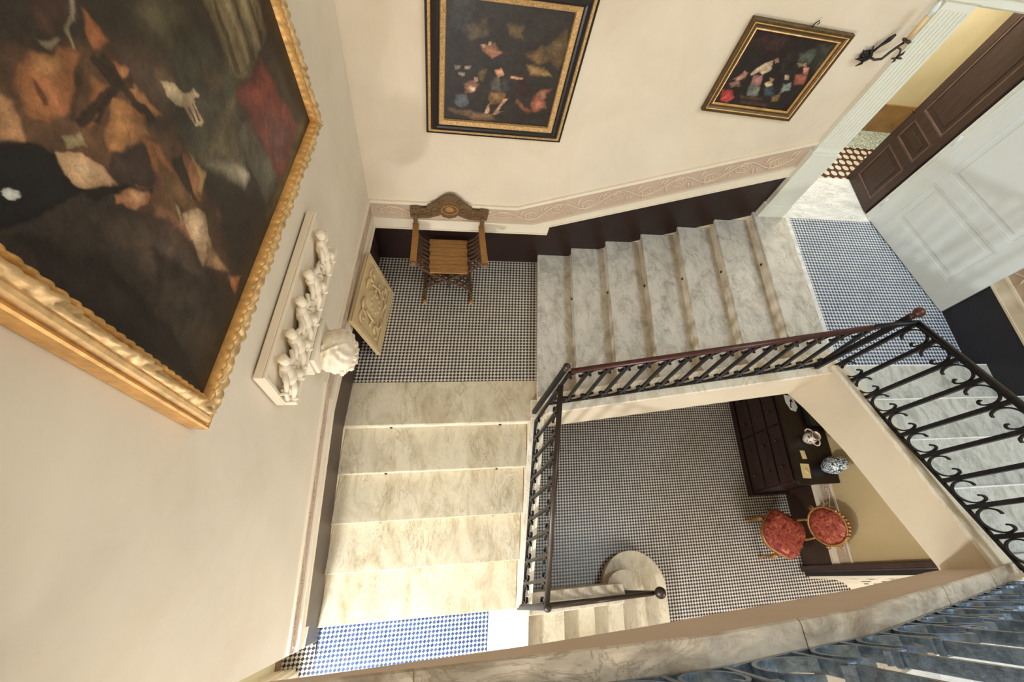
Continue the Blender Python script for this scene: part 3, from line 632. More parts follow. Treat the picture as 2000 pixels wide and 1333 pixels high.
b = slope_prism_v(.872, 1.035, -.31, 1.50, lambda v: nl(v) - .034, lambda v: nl(v) - .5); b.out('side_face', M['soffit'], fl_)
MB().hexa([P(.998, -.30, nl(-.3) - .034), P(1.035, -.30, nl(-.3) - .034), P(1.035, 1.5, nl(1.5) - .034), P(.998, 1.5, nl(1.5) - .034), P(.998, -.30, nl(-.3) + .002), P(1.035, -.30, nl(-.3) + .002), P(1.035, 1.5, nl(1.5) + .002), P(.998, 1.5, nl(1.5) + .002)]).out('curb_edge', M['marble_edge'], fl_)
MB().box(.868, 1.03, -.40, -.30, -.9, -.72).out('curb_end', M['marble_edge'], fl_, bevel=.005)
# upper flight rising towards the camera on the right
vu = [1.535, 1.128, .72, .308, -.10]
def plan_u(i, no):
    v1 = vu[i]; v0 = vu[i + 1] - .03
    return [(3.752, v0), (5.428, v0), (5.428, v1 + no), (3.752, v1 + no)]
fu = flight('staircase_upper', 'cool grey marble steps rising past the black scrolled railing on the right', 4, plan_u, lambda i: 1.28 + R_ * i, M['marble_cool'], M['marble_edge'], None, P(4.6, .7, 1.1),
            lambda i: [(3.752, vu[i] + .010), (5.428, vu[i] + .010), (5.428, vu[i] + .0235), (3.752, vu[i] + .0235)])
nu = lambda v: 1.28 + .3925 * (1.535 - v)
slope_prism_v(3.752, 5.428, -.2, 1.535, lambda v: nu(v) - .20, lambda v: nu(v) - .36).out('under_slab', M['soffit'], fu)
arch = [(1.56, .56), (1.466, .64), (1.30, .76), (1.09, .895), (.80, 1.07), (.535, 1.205), (.30, 1.315), (.14, 1.395), (-.17, 1.55), (-.40, 1.62)]
poly = [P(3.63, v, z) for v, z in arch] + [P(3.63, -.40, 2.02), P(3.63, 1.56, 1.235)]
MB().prism(poly, P(3.752, 0, 0) - P(3.63, 0, 0)).out('side_face', M['soffit'], fu)
b = slope_prism_v(3.615, 3.765, -.38, 1.56, lambda v: nu(v) + .006, lambda v: nu(v) - .032); b.out('curb', M['marble_edge'], fu, bevel=.006)
# upper corner landing and the last flight up to the gallery
l3 = struct(MB().box(3.64, 5.43, -3.6, -.132, 1.78, 1.92).out('landing_corner', M['marble_cool']), 'marble corner landing below the gallery flight')
xg = [1.06, 1.34, 1.62, 1.90, 2.18, 2.46, 2.74, 3.02, 3.30]
fg = empty('staircase_gallery', (2.2, -1.0, 2.4), 'pale steps seen between the near balusters in the bottom right corner', kind='structure')
def zl(x):                                   # height of the gallery ledge along x
    q = [(-2.0, 3.34), (.79, 3.31), (1.06, 3.225), (1.34, 3.15), (1.47, 3.115), (1.74, 2.975), (2.21, 2.73), (2.75, 2.445), (3.30, 2.154), (3.50, 2.04), (3.62, 2.00), (3.80, 1.985), (5.6, 1.985)]
    return at_poly(q, x)
for i in range(8):
    x0, x1 = xg[i], xg[i + 1]; z = zl(x1 - .02) - .03
    st = MB().cube(x0 - .01, x1 + .02, -1.9, -.40, z - .036, z).out('step', M['marble_white'], fg, bevel=.007)
    MB().cube(x0 - .01, x1, -1.9, -.40, z - .22, z - .0365).out('riser', M['marble_edge'], st)
# gallery floor under the camera
gf = empty('gallery_floor', (-.2, -1.5, 3.2), 'marble edged gallery floor beneath the camera', kind='structure')
MB().cube(-1.9, 1.07, -3.6, -.36, 3.05, 3.24).out('slab', M['marble_white'], gf)
# the curved ledge: marble coping on a tan fascia
def zf_(x): return at_poly([(-2.0, 3.10), (-.6, 3.13), (-.35, 3.115), (.31, 2.985), (.8, 2.82), (1.27, 2.62), (2.24, 2.22), (3.0, 1.80), (3.50, 1.56), (3.62, 1.60), (3.80, 1.80), (5.6, 1.80)], x)
def yl(x): return at_poly([(-2, 0), (3.2, 0), (3.5, .005), (3.8, .03), (5.6, .05)], x)
lg = empty('gallery_ledge', (1.0, -.25, 3.0), 'tan fascia with a worn marble coping running across the bottom of the view', kind='structure')
xs = [-2.0 + i * (7.2 / 72) for i in range(73)]
b = MB()
vs = []
for x in xs: vs += [(x, -.40, zf_(x)), (x, -.212 + yl(x), zf_(x)), (x, -.212 + yl(x), zl(x) - .03), (x, -.40, zl(x) - .03)]
fs = []
for i in range(72):
    for q in range(4): fs.append((i * 4 + q, i * 4 + (q + 1) % 4, (i + 1) * 4 + (q + 1) % 4, (i + 1) * 4 + q))
fs += [(3, 2, 1, 0), (72 * 4, 72 * 4 + 1, 72 * 4 + 2, 72 * 4 + 3)]
b.add(vs, fs); b.out('fascia', M['fascia'], lg)
cuts = [-2.0, -.75, -.05, .625, 1.155, 1.50, 1.92, 2.35, 2.8, 3.25, 3.70, 4.4, 5.2]
for a0, a1 in zip(cuts, cuts[1:]):
    k = max(2, int((a1 - a0) / .06)); b = MB(); vs = []; dz = random.uniform(-.003, .003)
    sec = [(-.405, -.03), (-.205, -.03), (-.197, -.022), (-.195, -.012), (-.200, -.003), (-.212, .001), (-.405, .001)]
    for i in range(k + 1):
        x = a0 + .0008 + (a1 - a0 - .0016) * i / k
        vs += [(x, y + (yl(x) if y > -.4 else 0), zl(x) + z + dz) for y, z in sec]
    fs = []; ns = len(sec)
    for i in range(k):
        for q in range(ns): fs.append((i * ns + q, i * ns + (q + 1) % ns, (i + 1) * ns + (q + 1) % ns, (i + 1) * ns + q))
    fs += [tuple(reversed(range(ns))), tuple(range(k * ns, k * ns + ns))]
    b.add(vs, fs); b.out('coping_stone', M['marble_ledge'], lg)
# lowest flight down to the ground floor
ub = [1.025, 1.443, 1.844, 2.255, 2.647, 2.99]
fb = empty('staircase_lowest', P(2, -1.2, G), 'warm marble steps falling right to the ground floor beside the curved first step', kind='structure')
for i in range(5):
    z = -.8 - R_ * (i + 1); u0, u1 = ub[i], ub[i + 1]
    if i < 3:
        pts = [P(u0 - .01, -2.4, z - .036), P(u1 + .022, -2.4, z - .036), P(u1 + .022, -.40, z - .036), P(u0 - .01, -.40, z - .036)]
    elif i == 3:
        pts = [P(u0 - .01, -2.4, z - .036), P(u1 + .022, -2.4, z - .036)] + [Vector((2.365 + .235 * math.cos(a), -.235 + .19 * math.sin(a), z - .036)) for a in [math.pi * q / 16 for q in range(17)]] + [P(u0 - .01, -.40, z - .036)]
    else:
        pts = [P(u0 - .2, -2.4, z - .036), P(u1 + .022, -2.4, z - .036)] + [Vector((2.545 + .43 * math.cos(a), -.28 + .45 * math.sin(a), z - .036)) for a in [math.pi * q / 24 for q in range(25)]]
    st = MB().prism(pts, (0, 0, .036)).out('step', M['marble_warm'], fb, bevel=.006)
    c = sum((Vector(p) for p in pts), V0) / len(pts)
    pin = [p + (c - p).normalized() * .02 for p in pts]
    MB().prism([Vector((p.x, p.y, G if i > 2 else z - .3)) for p in pin], (0, 0, (z - .0365) - (G if i > 2 else z - .3))).out('riser', M['marble_edge'], st)
MB().box(1.00, 1.027, -2.4, -.40, -.96, -.80).out('riser', M['marble_edge'], fb)
# sloping curb with a rounded end
pts_t = []
zc = lambda u: -.77 - .392 * (u - 1.0)
b = MB().hexa([P(1.0, -.405, G), P(2.30, -.405, G), P(2.30, -.19, G), P(1.0, -.19, G), P(1.0, -.405, zc(1.0)), P(2.30, -.405, zc(2.30)), P(2.30, -.19, zc(2.30)), P(1.0, -.19, zc(1.0))])
b.out('curb', M['marble_edge'], fb, bevel=.008)
# ================================================================== railings
def frame_on(a, b):
    t = (b - a).normalized(); return t
def railing(name, label, A, B, TA, TB, n, nrm, ts, bar=.026, hand_mat='iron_dark_brown', group='scrolled wrought iron railings', hand_r=.024, iron='iron', first=True, scroll_w=.024, strap=.012):
    """A,B base line ends; TA,TB handrail ends; n bays; nrm: horizontal vector across the railing"""
    A, B, TA, TB = map(Vector, (A, B, TA, TB)); nrm = Vector(nrm).normalized()
    e = empty(name, (A + B) / 2, label, 'railing', group)
    h = bar / 2
    MB().sweep([A, B], [(-h, -.008), (h, -.008), (h, .008), (-h, .008)], side=nrm).out('bottom_bar', M[iron], e)
    up = Vector((0, 0, 1)); sub = TA - A
    MB().sweep([TA - (sub.normalized() * .028), TB - (sub.normalized() * .028)], [(-h, -.006), (h, -.006), (h, .006), (-h, .006)], side=nrm).out('top_bar', M[iron], e)
    sec = [(hand_r * math.cos(a) * 1.05, hand_r * math.sin(a) * .75) for a in [2 * math.pi * q / 12 for q in range(12)]]
    MB().sweep([TA, TB], sec, side=nrm).out('handrail', M[hand_mat], e, smooth=True)
    for i in range(n + 1):
        if not first and i == 0: continue
        f = ts(i / n) if callable(ts) else i / n
        p, q = A.lerp(B, f), TA.lerp(TB, f)
        MB().sweep([p, q - (q - p).normalized() * .028], [(-h, -h), (h, -h), (h, h), (-h, h)], side=nrm).out('baluster', M[iron], e)
    for i in range(n):
        f0, f1 = i / n, (i + 1) / n
        for top in (0, 1):
            o0 = (TA if top else A).lerp(TB if top else B, f0); o1 = (TA if top else A).lerp(TB if top else B, f1)
            s = o1 - o0; w = s.length * .86 - bar * .5; s.normalize()
            ud = (A.lerp(B, f0) - TA.lerp(TB, f0)).normalized() if top else (TA.lerp(TB, f0) - A.lerp(B, f0)).normalized()
            mid = (o0 + o1) / 2 + (ud * (.034 if top else .010))
            pts = []; R = w / 2
            # a C lying on its back with both ends curled in
            path = []
            for k in range(25):
                a = math.radians(-90 - 128 + 256 * k / 24); path.append((R * math.cos(a), 1.12 * (R + R * math.sin(a))))
            def curl(sgn):
                a = math.radians(-90 + 128); x, y = R * math.cos(a), 1.12 * (R + R * math.sin(a)); tx, ty = -math.sin(a), math.cos(a); out_ = []
                px, py = x, y; th_ = math.atan2(ty, tx); st = R * .125
                for k in range(1, 6 if sgn > 0 else 4):
                    th_ += math.radians(30 if sgn > 0 else 16); px += st * math.cos(th_); py += st * math.sin(th_); out_.append((sgn * px, py))
                return out_
            path = list(reversed(curl(-1))) + path + curl(1)
            P3 = [mid + s * x + ud * y for x, y in path]
            w2 = scroll_w / 2; t2 = strap / 2
            MB().sweep(P3, [(-w2, -t2), (w2, -t2), (w2, t2), (-w2, t2)], side=nrm).out('scroll', M[iron], e)
    return e
def newel(parent, base, top, r=.016, ball=.036, mat='iron', ball_mat='iron_dark_brown', sq=True):
    base, top = Vector(base), Vector(top)
    p = MB().sweep([base, top], [(-r, -r), (r, -r), (r, r), (-r, r)], side=(1, 0, 0)).out('newel_post', M[mat], parent)
    d = (top - base).normalized(); ax = d.to_track_quat('Z', 'Y').to_matrix()
    MB().lathe(top, [(r * .9, -.02), (r * 1.5, -.01), (r * 1.2, .0), (r * .9, .008), (ball * .6, .010), (ball * .9, .010 + ball * .45), (ball, .010 + ball * .9), (ball * .9, .010 + ball * 1.35), (ball * .6, .010 + ball * 1.7), (ball * .3, .010 + ball * 1.86), (.002, .010 + ball * 1.9)], 16, axis=ax).out('knob', M[ball_mat], p, smooth=True)
    return p
# railing of the right-hand flight
ra = railing('railing', 'long scrolled iron railing with red-brown handrail climbing beside the grey steps', P(1.03, 1.60, nz(1.03) + .012), P(3.52, 1.60, nz(3.52) + .012),
        P(1.05, 1.60, nz(1.05) + .885), P(3.42, 1.60, nz(3.42) + .805), 14, (0, 1, 0), None, bar=.026, hand_mat='iron_brown')
newel(ra, (1.078, 1.57, .02), (1.168, 1.625, 1.09), r=.02, ball=.034)
# railing of the upper flight
rb = railing('railing', 'black scrolled iron railing rising along the upper flight on the right', P(3.68, 1.565, 1.235), P(3.68, -.215, nu(-.22) + .09),
        P(3.68, 1.56, 2.10), P(3.68, -.215, 2.90), 9, (1, -SH, 0), None, bar=.030, hand_mat='iron', hand_r=.022, scroll_w=.024, strap=.010)
newel(rb, (3.66, 1.575, 1.19), (3.825, 1.625, 2.10), r=.02, ball=.042, ball_mat='iron_brown')
# junction piece between the two handrails
MB().tube([Vector((3.60, 1.60, nz(3.42) + .815)), Vector((3.72, 1.60, 1.99)), P(3.68, 1.56, 2.10)], .022, 8).out('handrail_joint', M['iron'], rb, smooth=True)
# railing of the left-hand flight
rc = railing('railing', 'scrolled iron railing with bronze handrail along the warm marble steps', P(.935, 1.47, nl(1.47) + .02), P(.935, -.29, nl(-.29) + .03),
        P(.985, 1.52, nl(1.5) + .96), P(.985, -.265, nl(-.265) + .93), 9, (1, -SH, 0), None, bar=.026)
newel(rc, (.875, -.318, -.72), (.945, -.276, .33), r=.018, ball=.036, mat='iron', ball_mat='iron_dark_brown')
# railing of the lowest flight
rd = railing('railing', 'short iron railing ending in a large round knob above the curved first step', (1.02, -.31, -.76), (2.28, -.33, -1.26),
        (1.0, -.285, .06), (2.36, -.298, -.66), 7, (0, 1, 0), None, bar=.026)
newel(rd, (2.36, -.30, -1.44), (2.415, -.297, -.66), r=.02, ball=.062)
# near railing of the gallery: level, then falling to the right
re_ = empty('railing', (1.2, -.285, 3.2), 'near gallery railing with flat iron balusters filling the bottom right corner', 'railing', 'scrolled wrought iron railings')
bx = [-1.05, -.77, -.49, -.21, .07, .35, .60, .788, 1.063, 1.339, 1.47, 1.74, 1.973, 2.21, 2.474, 2.747, 3.028, 3.304, 3.56]
bx = [x for x in bx if x != 1.339] ; bx = sorted(bx + [1.28])
bx.remove(1.47); bx = sorted(bx + [1.50])
path = [Vector((x, -.288, zl(x) + .014)) for x in [-1.2 + .12 * i for i in range(41)] if x < 3.62]
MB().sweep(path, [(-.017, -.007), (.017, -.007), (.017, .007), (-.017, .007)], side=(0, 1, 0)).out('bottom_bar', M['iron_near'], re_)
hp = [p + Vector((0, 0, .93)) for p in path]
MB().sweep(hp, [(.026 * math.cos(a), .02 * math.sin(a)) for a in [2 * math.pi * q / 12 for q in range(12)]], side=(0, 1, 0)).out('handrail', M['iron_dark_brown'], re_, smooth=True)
for i, x in enumerate(bx):
    p = Vector((x, -.288, zl(x) + .02)); q = p + Vector((0, 0, .90))
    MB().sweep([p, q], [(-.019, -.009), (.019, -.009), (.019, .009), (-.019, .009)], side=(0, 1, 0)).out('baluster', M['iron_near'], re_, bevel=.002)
    for zz in (.20, .70):
        MB().cube(x - .016, x + .016, -.288 - .023, -.288 + .023, p.z + zz, p.z + zz + .026).out('collar', M['iron_near'], re_, bevel=.003)
for x0, x1 in zip(bx, bx[1:]):
    for top in (0, 1):
        a0 = Vector((x0, -.288, zl(x0) + .02)); a1 = Vector((x1, -.288, zl(x1) + .02))
        if top: a0 += Vector((0, 0, .91)); a1 += Vector((0, 0, .91))
        s = (a1 - a0); w = s.length; s.normalize(); R = min(.112, (w - .03) / 2); ud = Vector((0, 0, -1 if top else 1)); ud = (ud - s * ud.dot(s)).normalized()
        mid = (a0 + a1) / 2 + ud * .006; pts = []
        for k in range(29):
            a = math.radians(-90 - 140 + 280 * k / 28); pts.append(mid + s * (R * math.cos(a)) + ud * (R * 1.15 + R * 1.15 * math.sin(a)))
        a = math.radians(-90 + 140); ex, ey = R * math.cos(a), R * 1.15 + R * 1.15 * math.sin(a)
        c1 = [mid + s * (ex * (1 - .05 * k) - .004 * k) + ud * (ey - .011 * k) for k in range(1, 4)]
        c2 = [mid - s * (ex * (1 - .05 * k) - .004 * k) + ud * (ey - .011 * k) for k in range(1, 4)]
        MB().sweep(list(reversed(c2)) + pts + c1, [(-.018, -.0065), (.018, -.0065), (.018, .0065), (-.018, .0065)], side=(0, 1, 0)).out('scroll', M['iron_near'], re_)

# ================================================================== doorway
dj = empty('door_frame', (3.95, 3.6, 1.12), 'fluted white wooden door surround on the back wall', kind='structure')
b = MB(); b.cube(3.80, 4.115, 3.585, 3.66, 1.12, 2.02); b.cube(3.785, 4.12, 3.575, 3.66, 1.12, 1.30); b.cube(3.795, 4.118, 3.580, 3.66, 2.0, 2.03)
b.out('pilaster_base', M['jamb_paint'], dj, bevel=.004)
MB().cube(3.815, 4.105, 3.61, 3.66, 2.02, 3.42).out('pilaster', M['jamb_paint'], dj)
for i in range(7):
    x = 3.835 + i * .0385
    MB().cube(x, x + .024, 3.603, 3.6105, 2.10, 3.36).out('reed', M['jamb_paint'], dj, bevel=.003)
b = MB(); b.cube(3.79, 5.75, 3.60, 3.66, 3.42, 3.66); b.cube(3.77, 5.77, 3.575, 3.66, 3.50, 3.53); b.cube(3.75, 5.79, 3.56, 3.66, 3.64, 3.70); b.cube(3.80, 4.11, 3.59, 3.61, 3.43, 3.62)
b.out('lintel', M['jamb_paint'], dj, bevel=.004)
b = MB(); b.cube(4.085, 4.105, 3.62, 4.34, 1.12, 3.42); b.cube(5.455, 5.475, 3.67, 4.34, 1.12, 3.42); b.cube(4.1, 5.4, 3.63, 4.34, 3.40, 3.42); b.out('reveal_lining', M['jamb_paint'], dj)
b = MB(); b.cube(5.36, 5.40, 3.60, 3.71, 1.12, 3.42); b.cube(5.38, 5.56, 3.60, 3.66, 1.12, 3.42); b.out('jamb', M['white_paint'], dj, bevel=.003)
def leaf(name, label, h, f, z0, z1, th, mat, panels, edge_mat, cat='door', flip=1):
    """h hinge, f free edge (plan), visible face on the left of h->f seen from above is +n"""
    h, f = Vector((*h, z0)), Vector((*f, z0)); d = (f - h); L_ = d.length; d.normalize(); n = Vector((d.y, -d.x, 0)) * flip
    e = empty(name, h, label, cat)
    def pt(s, z, k): return Vector((h.x, h.y, 0)) + d * s + n * k + Vector((0, 0, z))
    def slab(s0, s1, za, zb, k0, k1, nm, mt, bv=0):
        return MB().hexa([pt(s0, za, k0), pt(s1, za, k0), pt(s1, za, k1), pt(s0, za, k1), pt(s0, zb, k0), pt(s1, zb, k0), pt(s1, zb, k1), pt(s0, zb, k1)]).out(nm, mt, e, bevel=bv)
    slab(0, L_, z0, z1, -th, -.012, 'leaf_board', mat)
    ss0 = min(p[0] for p in panels); ss1 = max(p[1] for p in panels)
    slab(0, ss0, z0, z1, -.0125, 0, 'stile', mat, .002); slab(ss1, L_, z0, z1, -.0125, 0, 'stile', mat, .002)
    zs = [z0] + [z for p in panels for z in (p[2], p[3])] + [z1]
    for i in range(0, len(zs), 2): slab(ss0, ss1, zs[i], zs[i + 1], -.0125, 0, 'rail', mat, .002)
    for s0, s1, za, zb in panels:
        b = MB(); w = .022
        for q in ((s0, s1, za, za + w), (s0, s1, zb - w, zb), (s0, s0 + w, za + w, zb - w), (s1 - w, s1, za + w, zb - w)):
            b.hexa([pt(q[0], q[2], -.012), pt(q[1], q[2], -.012), pt(q[1], q[2], -.004), pt(q[0], q[2], -.004), pt(q[0], q[3], -.012), pt(q[1], q[3], -.012), pt(q[1], q[3], -.004), pt(q[0], q[3], -.004)])
        b.out('panel_moulding', edge_mat, e, bevel=.003)
        slab(s0 + .075, s1 - .075, za + .075, zb - .075, -.012, -.005, 'panel', mat, .004)
    return e, pt
lw, ptw = leaf('door_leaf', 'tall white panelled door leaf folded back against the right wall', (5.352, 3.655), (5.625, 2.275), 1.128, 3.36, .045, M['white_paint'],
               [(.20, 1.17, 1.37, 1.885), (.20, 1.17, 2.01, 3.22)], M['white_paint'])
for zz in (1.32, 2.2, 3.1):
    MB().tube([ptw(-.005, zz, .006), ptw(-.005, zz + .12, .006)], .009, 8).out('hinge', M['white_paint'], lw, smooth=True)
ld, ptd = leaf('door_leaf', 'dark brown panelled door leaf opened into the room beyond', (5.352, 3.74), (5.412, 4.385), 1.135, 3.395, .04, M['door_wood'],
               [(.10, .55, 1.25, 1.72), (.10, .55, 1.82, 2.06), (.10, .55, 2.16, 3.30)], M['door_wood_edge'], flip=-1)
MB().tube([ptd(.60, 2.1, .03), ptd(.62, 2.1, .03)], .012, 8).out('keyhole_plate', M['brass_dark'], ld)
# wall sconce with its paper candle
sc = empty('wall_sconce', (3.60, 3.62, 3.05), 'dark leafy iron wall sconce with a cream candle beside the door', 'lamp')
b = MB(); b.ell((3.545, 3.63, 2.965), (.055, .03, .05), 10); b.tube([Vector((3.50, 3.64, 2.93)), Vector((3.53, 3.62, 2.95)), Vector((3.56, 3.62, 3.0))], .016, 6, scale=[.4, 1, 1])
for a in (200, 250, 150, 100):
    r = math.radians(a); c = Vector((3.545, 3.62, 2.965)); d = Vector((math.cos(r), 0, math.sin(r)))
    b.tube([c, c + d * .05 + Vector((0, -.02, 0)), c + d * .09], .008, 5, scale=[1, 1.4, .4])
b.out('rosette', M['iron'], sc, smooth=True)
arm = [Vector((3.56, 3.61, 2.97)), Vector((3.60, 3.585, 2.965)), Vector((3.635, 3.56, 2.99)), Vector((3.64, 3.545, 3.05)), Vector((3.66, 3.54, 3.10)), Vector((3.68, 3.535, 3.14))]
MB().tube(arm, .010, 7).out('arm', M['walnut'], sc, smooth=True)
MB().tube([Vector((3.56, 3.62, 3.0)), Vector((3.575, 3.61, 3.06)), Vector((3.60, 3.60, 3.12)), Vector((3.62, 3.60, 3.16))], .012, 6, scale=[.8, .8, 1.5, .7]).out('leaf', M['iron'], sc, smooth=True)
MB().tube([Vector((3.66, 3.54, 3.10)), Vector((3.70, 3.53, 3.09)), Vector((3.715, 3.525, 3.06)), Vector((3.71, 3.52, 3.03))], .007, 6).out('tendril', M['walnut'], sc, smooth=True)
b = MB()
for dx, dz in ((.03, .06), (.06, .0), (-.04, -.01), (.0, -.04)):
    c = Vector((3.71, 3.52, 3.03)); b.tube([c, c + Vector((dx * .6, -.01, dz * .6 + .006)), c + Vector((dx, 0, dz))], .007, 5, scale=[1, 1.3, .3])
b.out('leaf', M['walnut'], sc, smooth=True)
MB().lathe((3.685, 3.532, 3.145), [(.012, 0), (.034, .006), (.038, .016), (.026, .02), (.014, .03)], 12).out('drip_pan', M['walnut'], sc, smooth=True)
MB().lathe((3.685, 3.532, 3.165), [(.017, 0), (.017, .17)], 12).out('candle', M['candle'], sc, smooth=True)
MB().lathe((3.685, 3.532, 3.335), [(.012, 0), (.012, .012), (.020, .03), (.026, .055), (.018, .085), (.004, .11)], 12).out('bulb', M['glass_bulb'], sc, smooth=True)

# ================================================================== pictures
def lerp(a, b, t): return a + (b - a) * t
def picture(name, label, quad, nrm, parts, canvas_in, canvas_h, strokes, res, to3, backdepth=.03, loc=None):
    """quad: 4 corners (bottom left, bottom right, top right, top left seen from the front); parts: (name, material, profile [(inset, height)], bumps)"""
    quad = [Vector(q) for q in quad]; nrm = Vector(nrm).normalized()
    e = empty(name, sum(quad, V0) / 4, label, 'painting', loc)
    def inset(d):
        out_ = []
        for i in range(4):
            p, a, c = quad[i], quad[i - 1], quad[(i + 1) % 4]
            e1 = (p - a).normalized(); e2 = (c - p).normalized(); sn = abs(e1.cross(e2).length)
            out_.append(p + (e2 - e1) * (d / sn))
        return out_
    for nm, mt, prof, bump, seg in parts:
        vs = []; fs = []; k = len(prof); b = MB()
        for side in range(4):
            base = len(vs)
            for j in range(seg + 1):
                t = j / seg
                for qi, (d, h) in enumerate(prof):
                    ins = inset(d); a, c = ins[side], ins[(side + 1) % 4]
                    L_ = (quad[(side + 1) % 4] - quad[side]).length
                    hh, dd = (bump(t * L_, qi, k) if bump and 0 < j < seg else (0, 0))
                    cc = a.lerp(c, t); inn = (inset(d + .01)[side] - a); inn = inset(.5)[side] - inset(0)[side]
                    vs.append(cc + nrm * (h + hh))
            for j in range(seg):
                for q in range(k - 1): fs.append((base + j * k + q, base + (j + 1) * k + q, base + (j + 1) * k + q + 1, base + j * k + q + 1))
        b.add(vs, fs); b.out(nm, mt, e, smooth=bool(bump))
    ins = inset(canvas_in)
    nx, ny = res; vv = np.zeros((ny, nx, 3)); q0, q1, q2, q3 = [np.array(q + nrm * canvas_h) for q in ins]
    s = np.linspace(0, 1, nx)[None, :, None]; t = np.linspace(0, 1, ny)[:, None, None]
    vv = (q0 * (1 - s) + q1 * s) * (1 - t) + (q3 * (1 - s) + q2 * s) * t
    pts = vv.reshape(-1, 3); off = np.array(e.location)
    ab = to3(pts) * 1000.0
    rng = np.random.RandomState(int(abs(strokes[0][4][0][0])) % 9973)
    def fractal(cell, octs=4):
        lo_, hi_ = ab.min(0), ab.max(0); out_ = np.zeros(len(ab)); amp = 1.0; tot = 0
        for o_ in range(octs):
            n1, n2 = (np.ceil((hi_ - lo_) / cell).astype(int) + 2); g = rng.rand(n1, n2) * 2 - 1
            q = (ab - lo_) / cell; i0 = np.floor(q).astype(int); fr = q - i0; fr = fr * fr * (3 - 2 * fr); x0, y0 = i0[:, 0], i0[:, 1]
            out_ += amp * ((g[x0, y0] * (1 - fr[:, 0]) + g[x0 + 1, y0] * fr[:, 0]) * (1 - fr[:, 1]) + (g[x0, y0 + 1] * (1 - fr[:, 0]) + g[x0 + 1, y0 + 1] * fr[:, 0]) * fr[:, 1])
            tot += amp; amp *= .55; cell *= .5
        return out_ / tot
    size = float(np.ptp(ab, axis=0).mean()); wa = size * .007
    wx, wy = fractal(size * .06), fractal(size * .06); tone = fractal(size * .10, 5); fold = fractal(size * .035, 4); hue = fractal(size * .12, 3)
    abw = ab + np.stack([wx, wy], 1) * wa * 1.8
    colr = np.tile(np.array(lin(strokes[0][1:4])), (len(pts), 1))
    for soft, r_, g_, b_, poly in strokes[1:]:
        pa = np.array(poly, float); mn = pa.min(0) - 2 * soft; mxx = pa.max(0) + 2 * soft
        idx = np.where((ab[:, 0] > mn[0]) & (ab[:, 0] < mxx[0]) & (ab[:, 1] > mn[1]) & (ab[:, 1] < mxx[1]))[0]
        if len(idx) == 0: continue
        X = abw[idx]; inside = np.zeros(len(idx), bool); dist = np.full(len(idx), 1e9)
        for i in range(len(pa)):
            a_, c_ = pa[i - 1], pa[i]; ed = c_ - a_; ll = max((ed ** 2).sum(), 1e-6)
            tt = np.clip(((X - a_) @ ed) / ll, 0, 1); dist = np.minimum(dist, np.linalg.norm(X - (a_ + tt[:, None] * ed), axis=1))
            cond = ((a_[1] > X[:, 1]) != (c_[1] > X[:, 1])); xi = a_[0] + (X[:, 1] - a_[1]) * ed[0] / (ed[1] if abs(ed[1]) > 1e-9 else 1e-9)
            inside ^= cond & (X[:, 0] < xi)
        sd = np.where(inside, -dist, dist); wob = 3.0 * np.sin(X[:, 0] * .05 + X[:, 1] * .031) + 2 * np.sin(X[:, 0] * .13 - X[:, 1] * .11)
        al = np.clip(.5 - (sd + wob * min(1, soft / 12)) / (1.3 * soft), 0, 1)[:, None]; al = al * al * (3 - 2 * al)
        edge = np.clip(-sd / (soft * 2.2 + size * .006), 0, 1)
        lum = (.62 + .38 * edge) * (1 + .38 * fold[idx] + .28 * tone[idx])
        colr[idx] = colr[idx] * (1 - al * .94) + np.array(lin((r_, g_, b_))) * lum[:, None] * al * .94
    colr *= (1 + .30 * tone + .22 * fold)[:, None]; colr *= np.stack([1 + .10 * hue, np.ones_like(hue), 1 - .12 * hue], 1); colr = np.clip(colr, 0, 1); colr = colr * .78 + .22 * colr.mean(1, keepdims=True)
    me = bpy.data.meshes.new('canvas')
    I = np.arange(nx * ny).reshape(ny, nx); F = np.stack([I[:-1, :-1], I[:-1, 1:], I[1:, 1:], I[1:, :-1]], -1).reshape(-1, 4)
    me.vertices.add(len(pts)); me.vertices.foreach_set('co', (pts - off).ravel())
    me.loops.add(F.size); me.loops.foreach_set('vertex_index', F.ravel().astype(np.int32))
    me.polygons.add(len(F)); me.polygons.foreach_set('loop_start', np.arange(0, F.size, 4, dtype=np.int32)); me.polygons.foreach_set('loop_total', np.full(len(F), 4, dtype=np.int32))
    me.update(calc_edges=True); at = me.color_attributes.new('paint', 'FLOAT_COLOR', 'POINT')
    at.data.foreach_set('color', np.concatenate([colr, np.ones((len(pts), 1))], 1).ravel().astype(np.float32))
    me.materials.append(M['canvas']); o = bpy.data.objects.new('canvas', me); link(o); o.parent = e
    # stretcher board behind the frame
    bk = inset(.012); MB().prism(bk, -nrm * .015).out('back_board', M['walnut'], e)
    return e
nL = Vector((1, -SH, 0)).normalized()
def toL(p): return np.stack([p[:, 1], p[:, 2]], 1)
def toB(p): return np.stack([p[:, 0], p[:, 2]], 1)
U0 = -1.045
def onL(y, z): return Vector((U0 + SH * y, y, z))
def carve(s, q, k):
    if q in (0, k - 1): return (0, 0)
    return (.016 * abs(math.sin(s * 46 + q * .8)) + .014 * math.sin(s * 15 + q * 2.1), 0)
def rope(s, q, k): return (.010 * abs(math.sin(s * 60)) if q in (1, 2) else 0, 0)
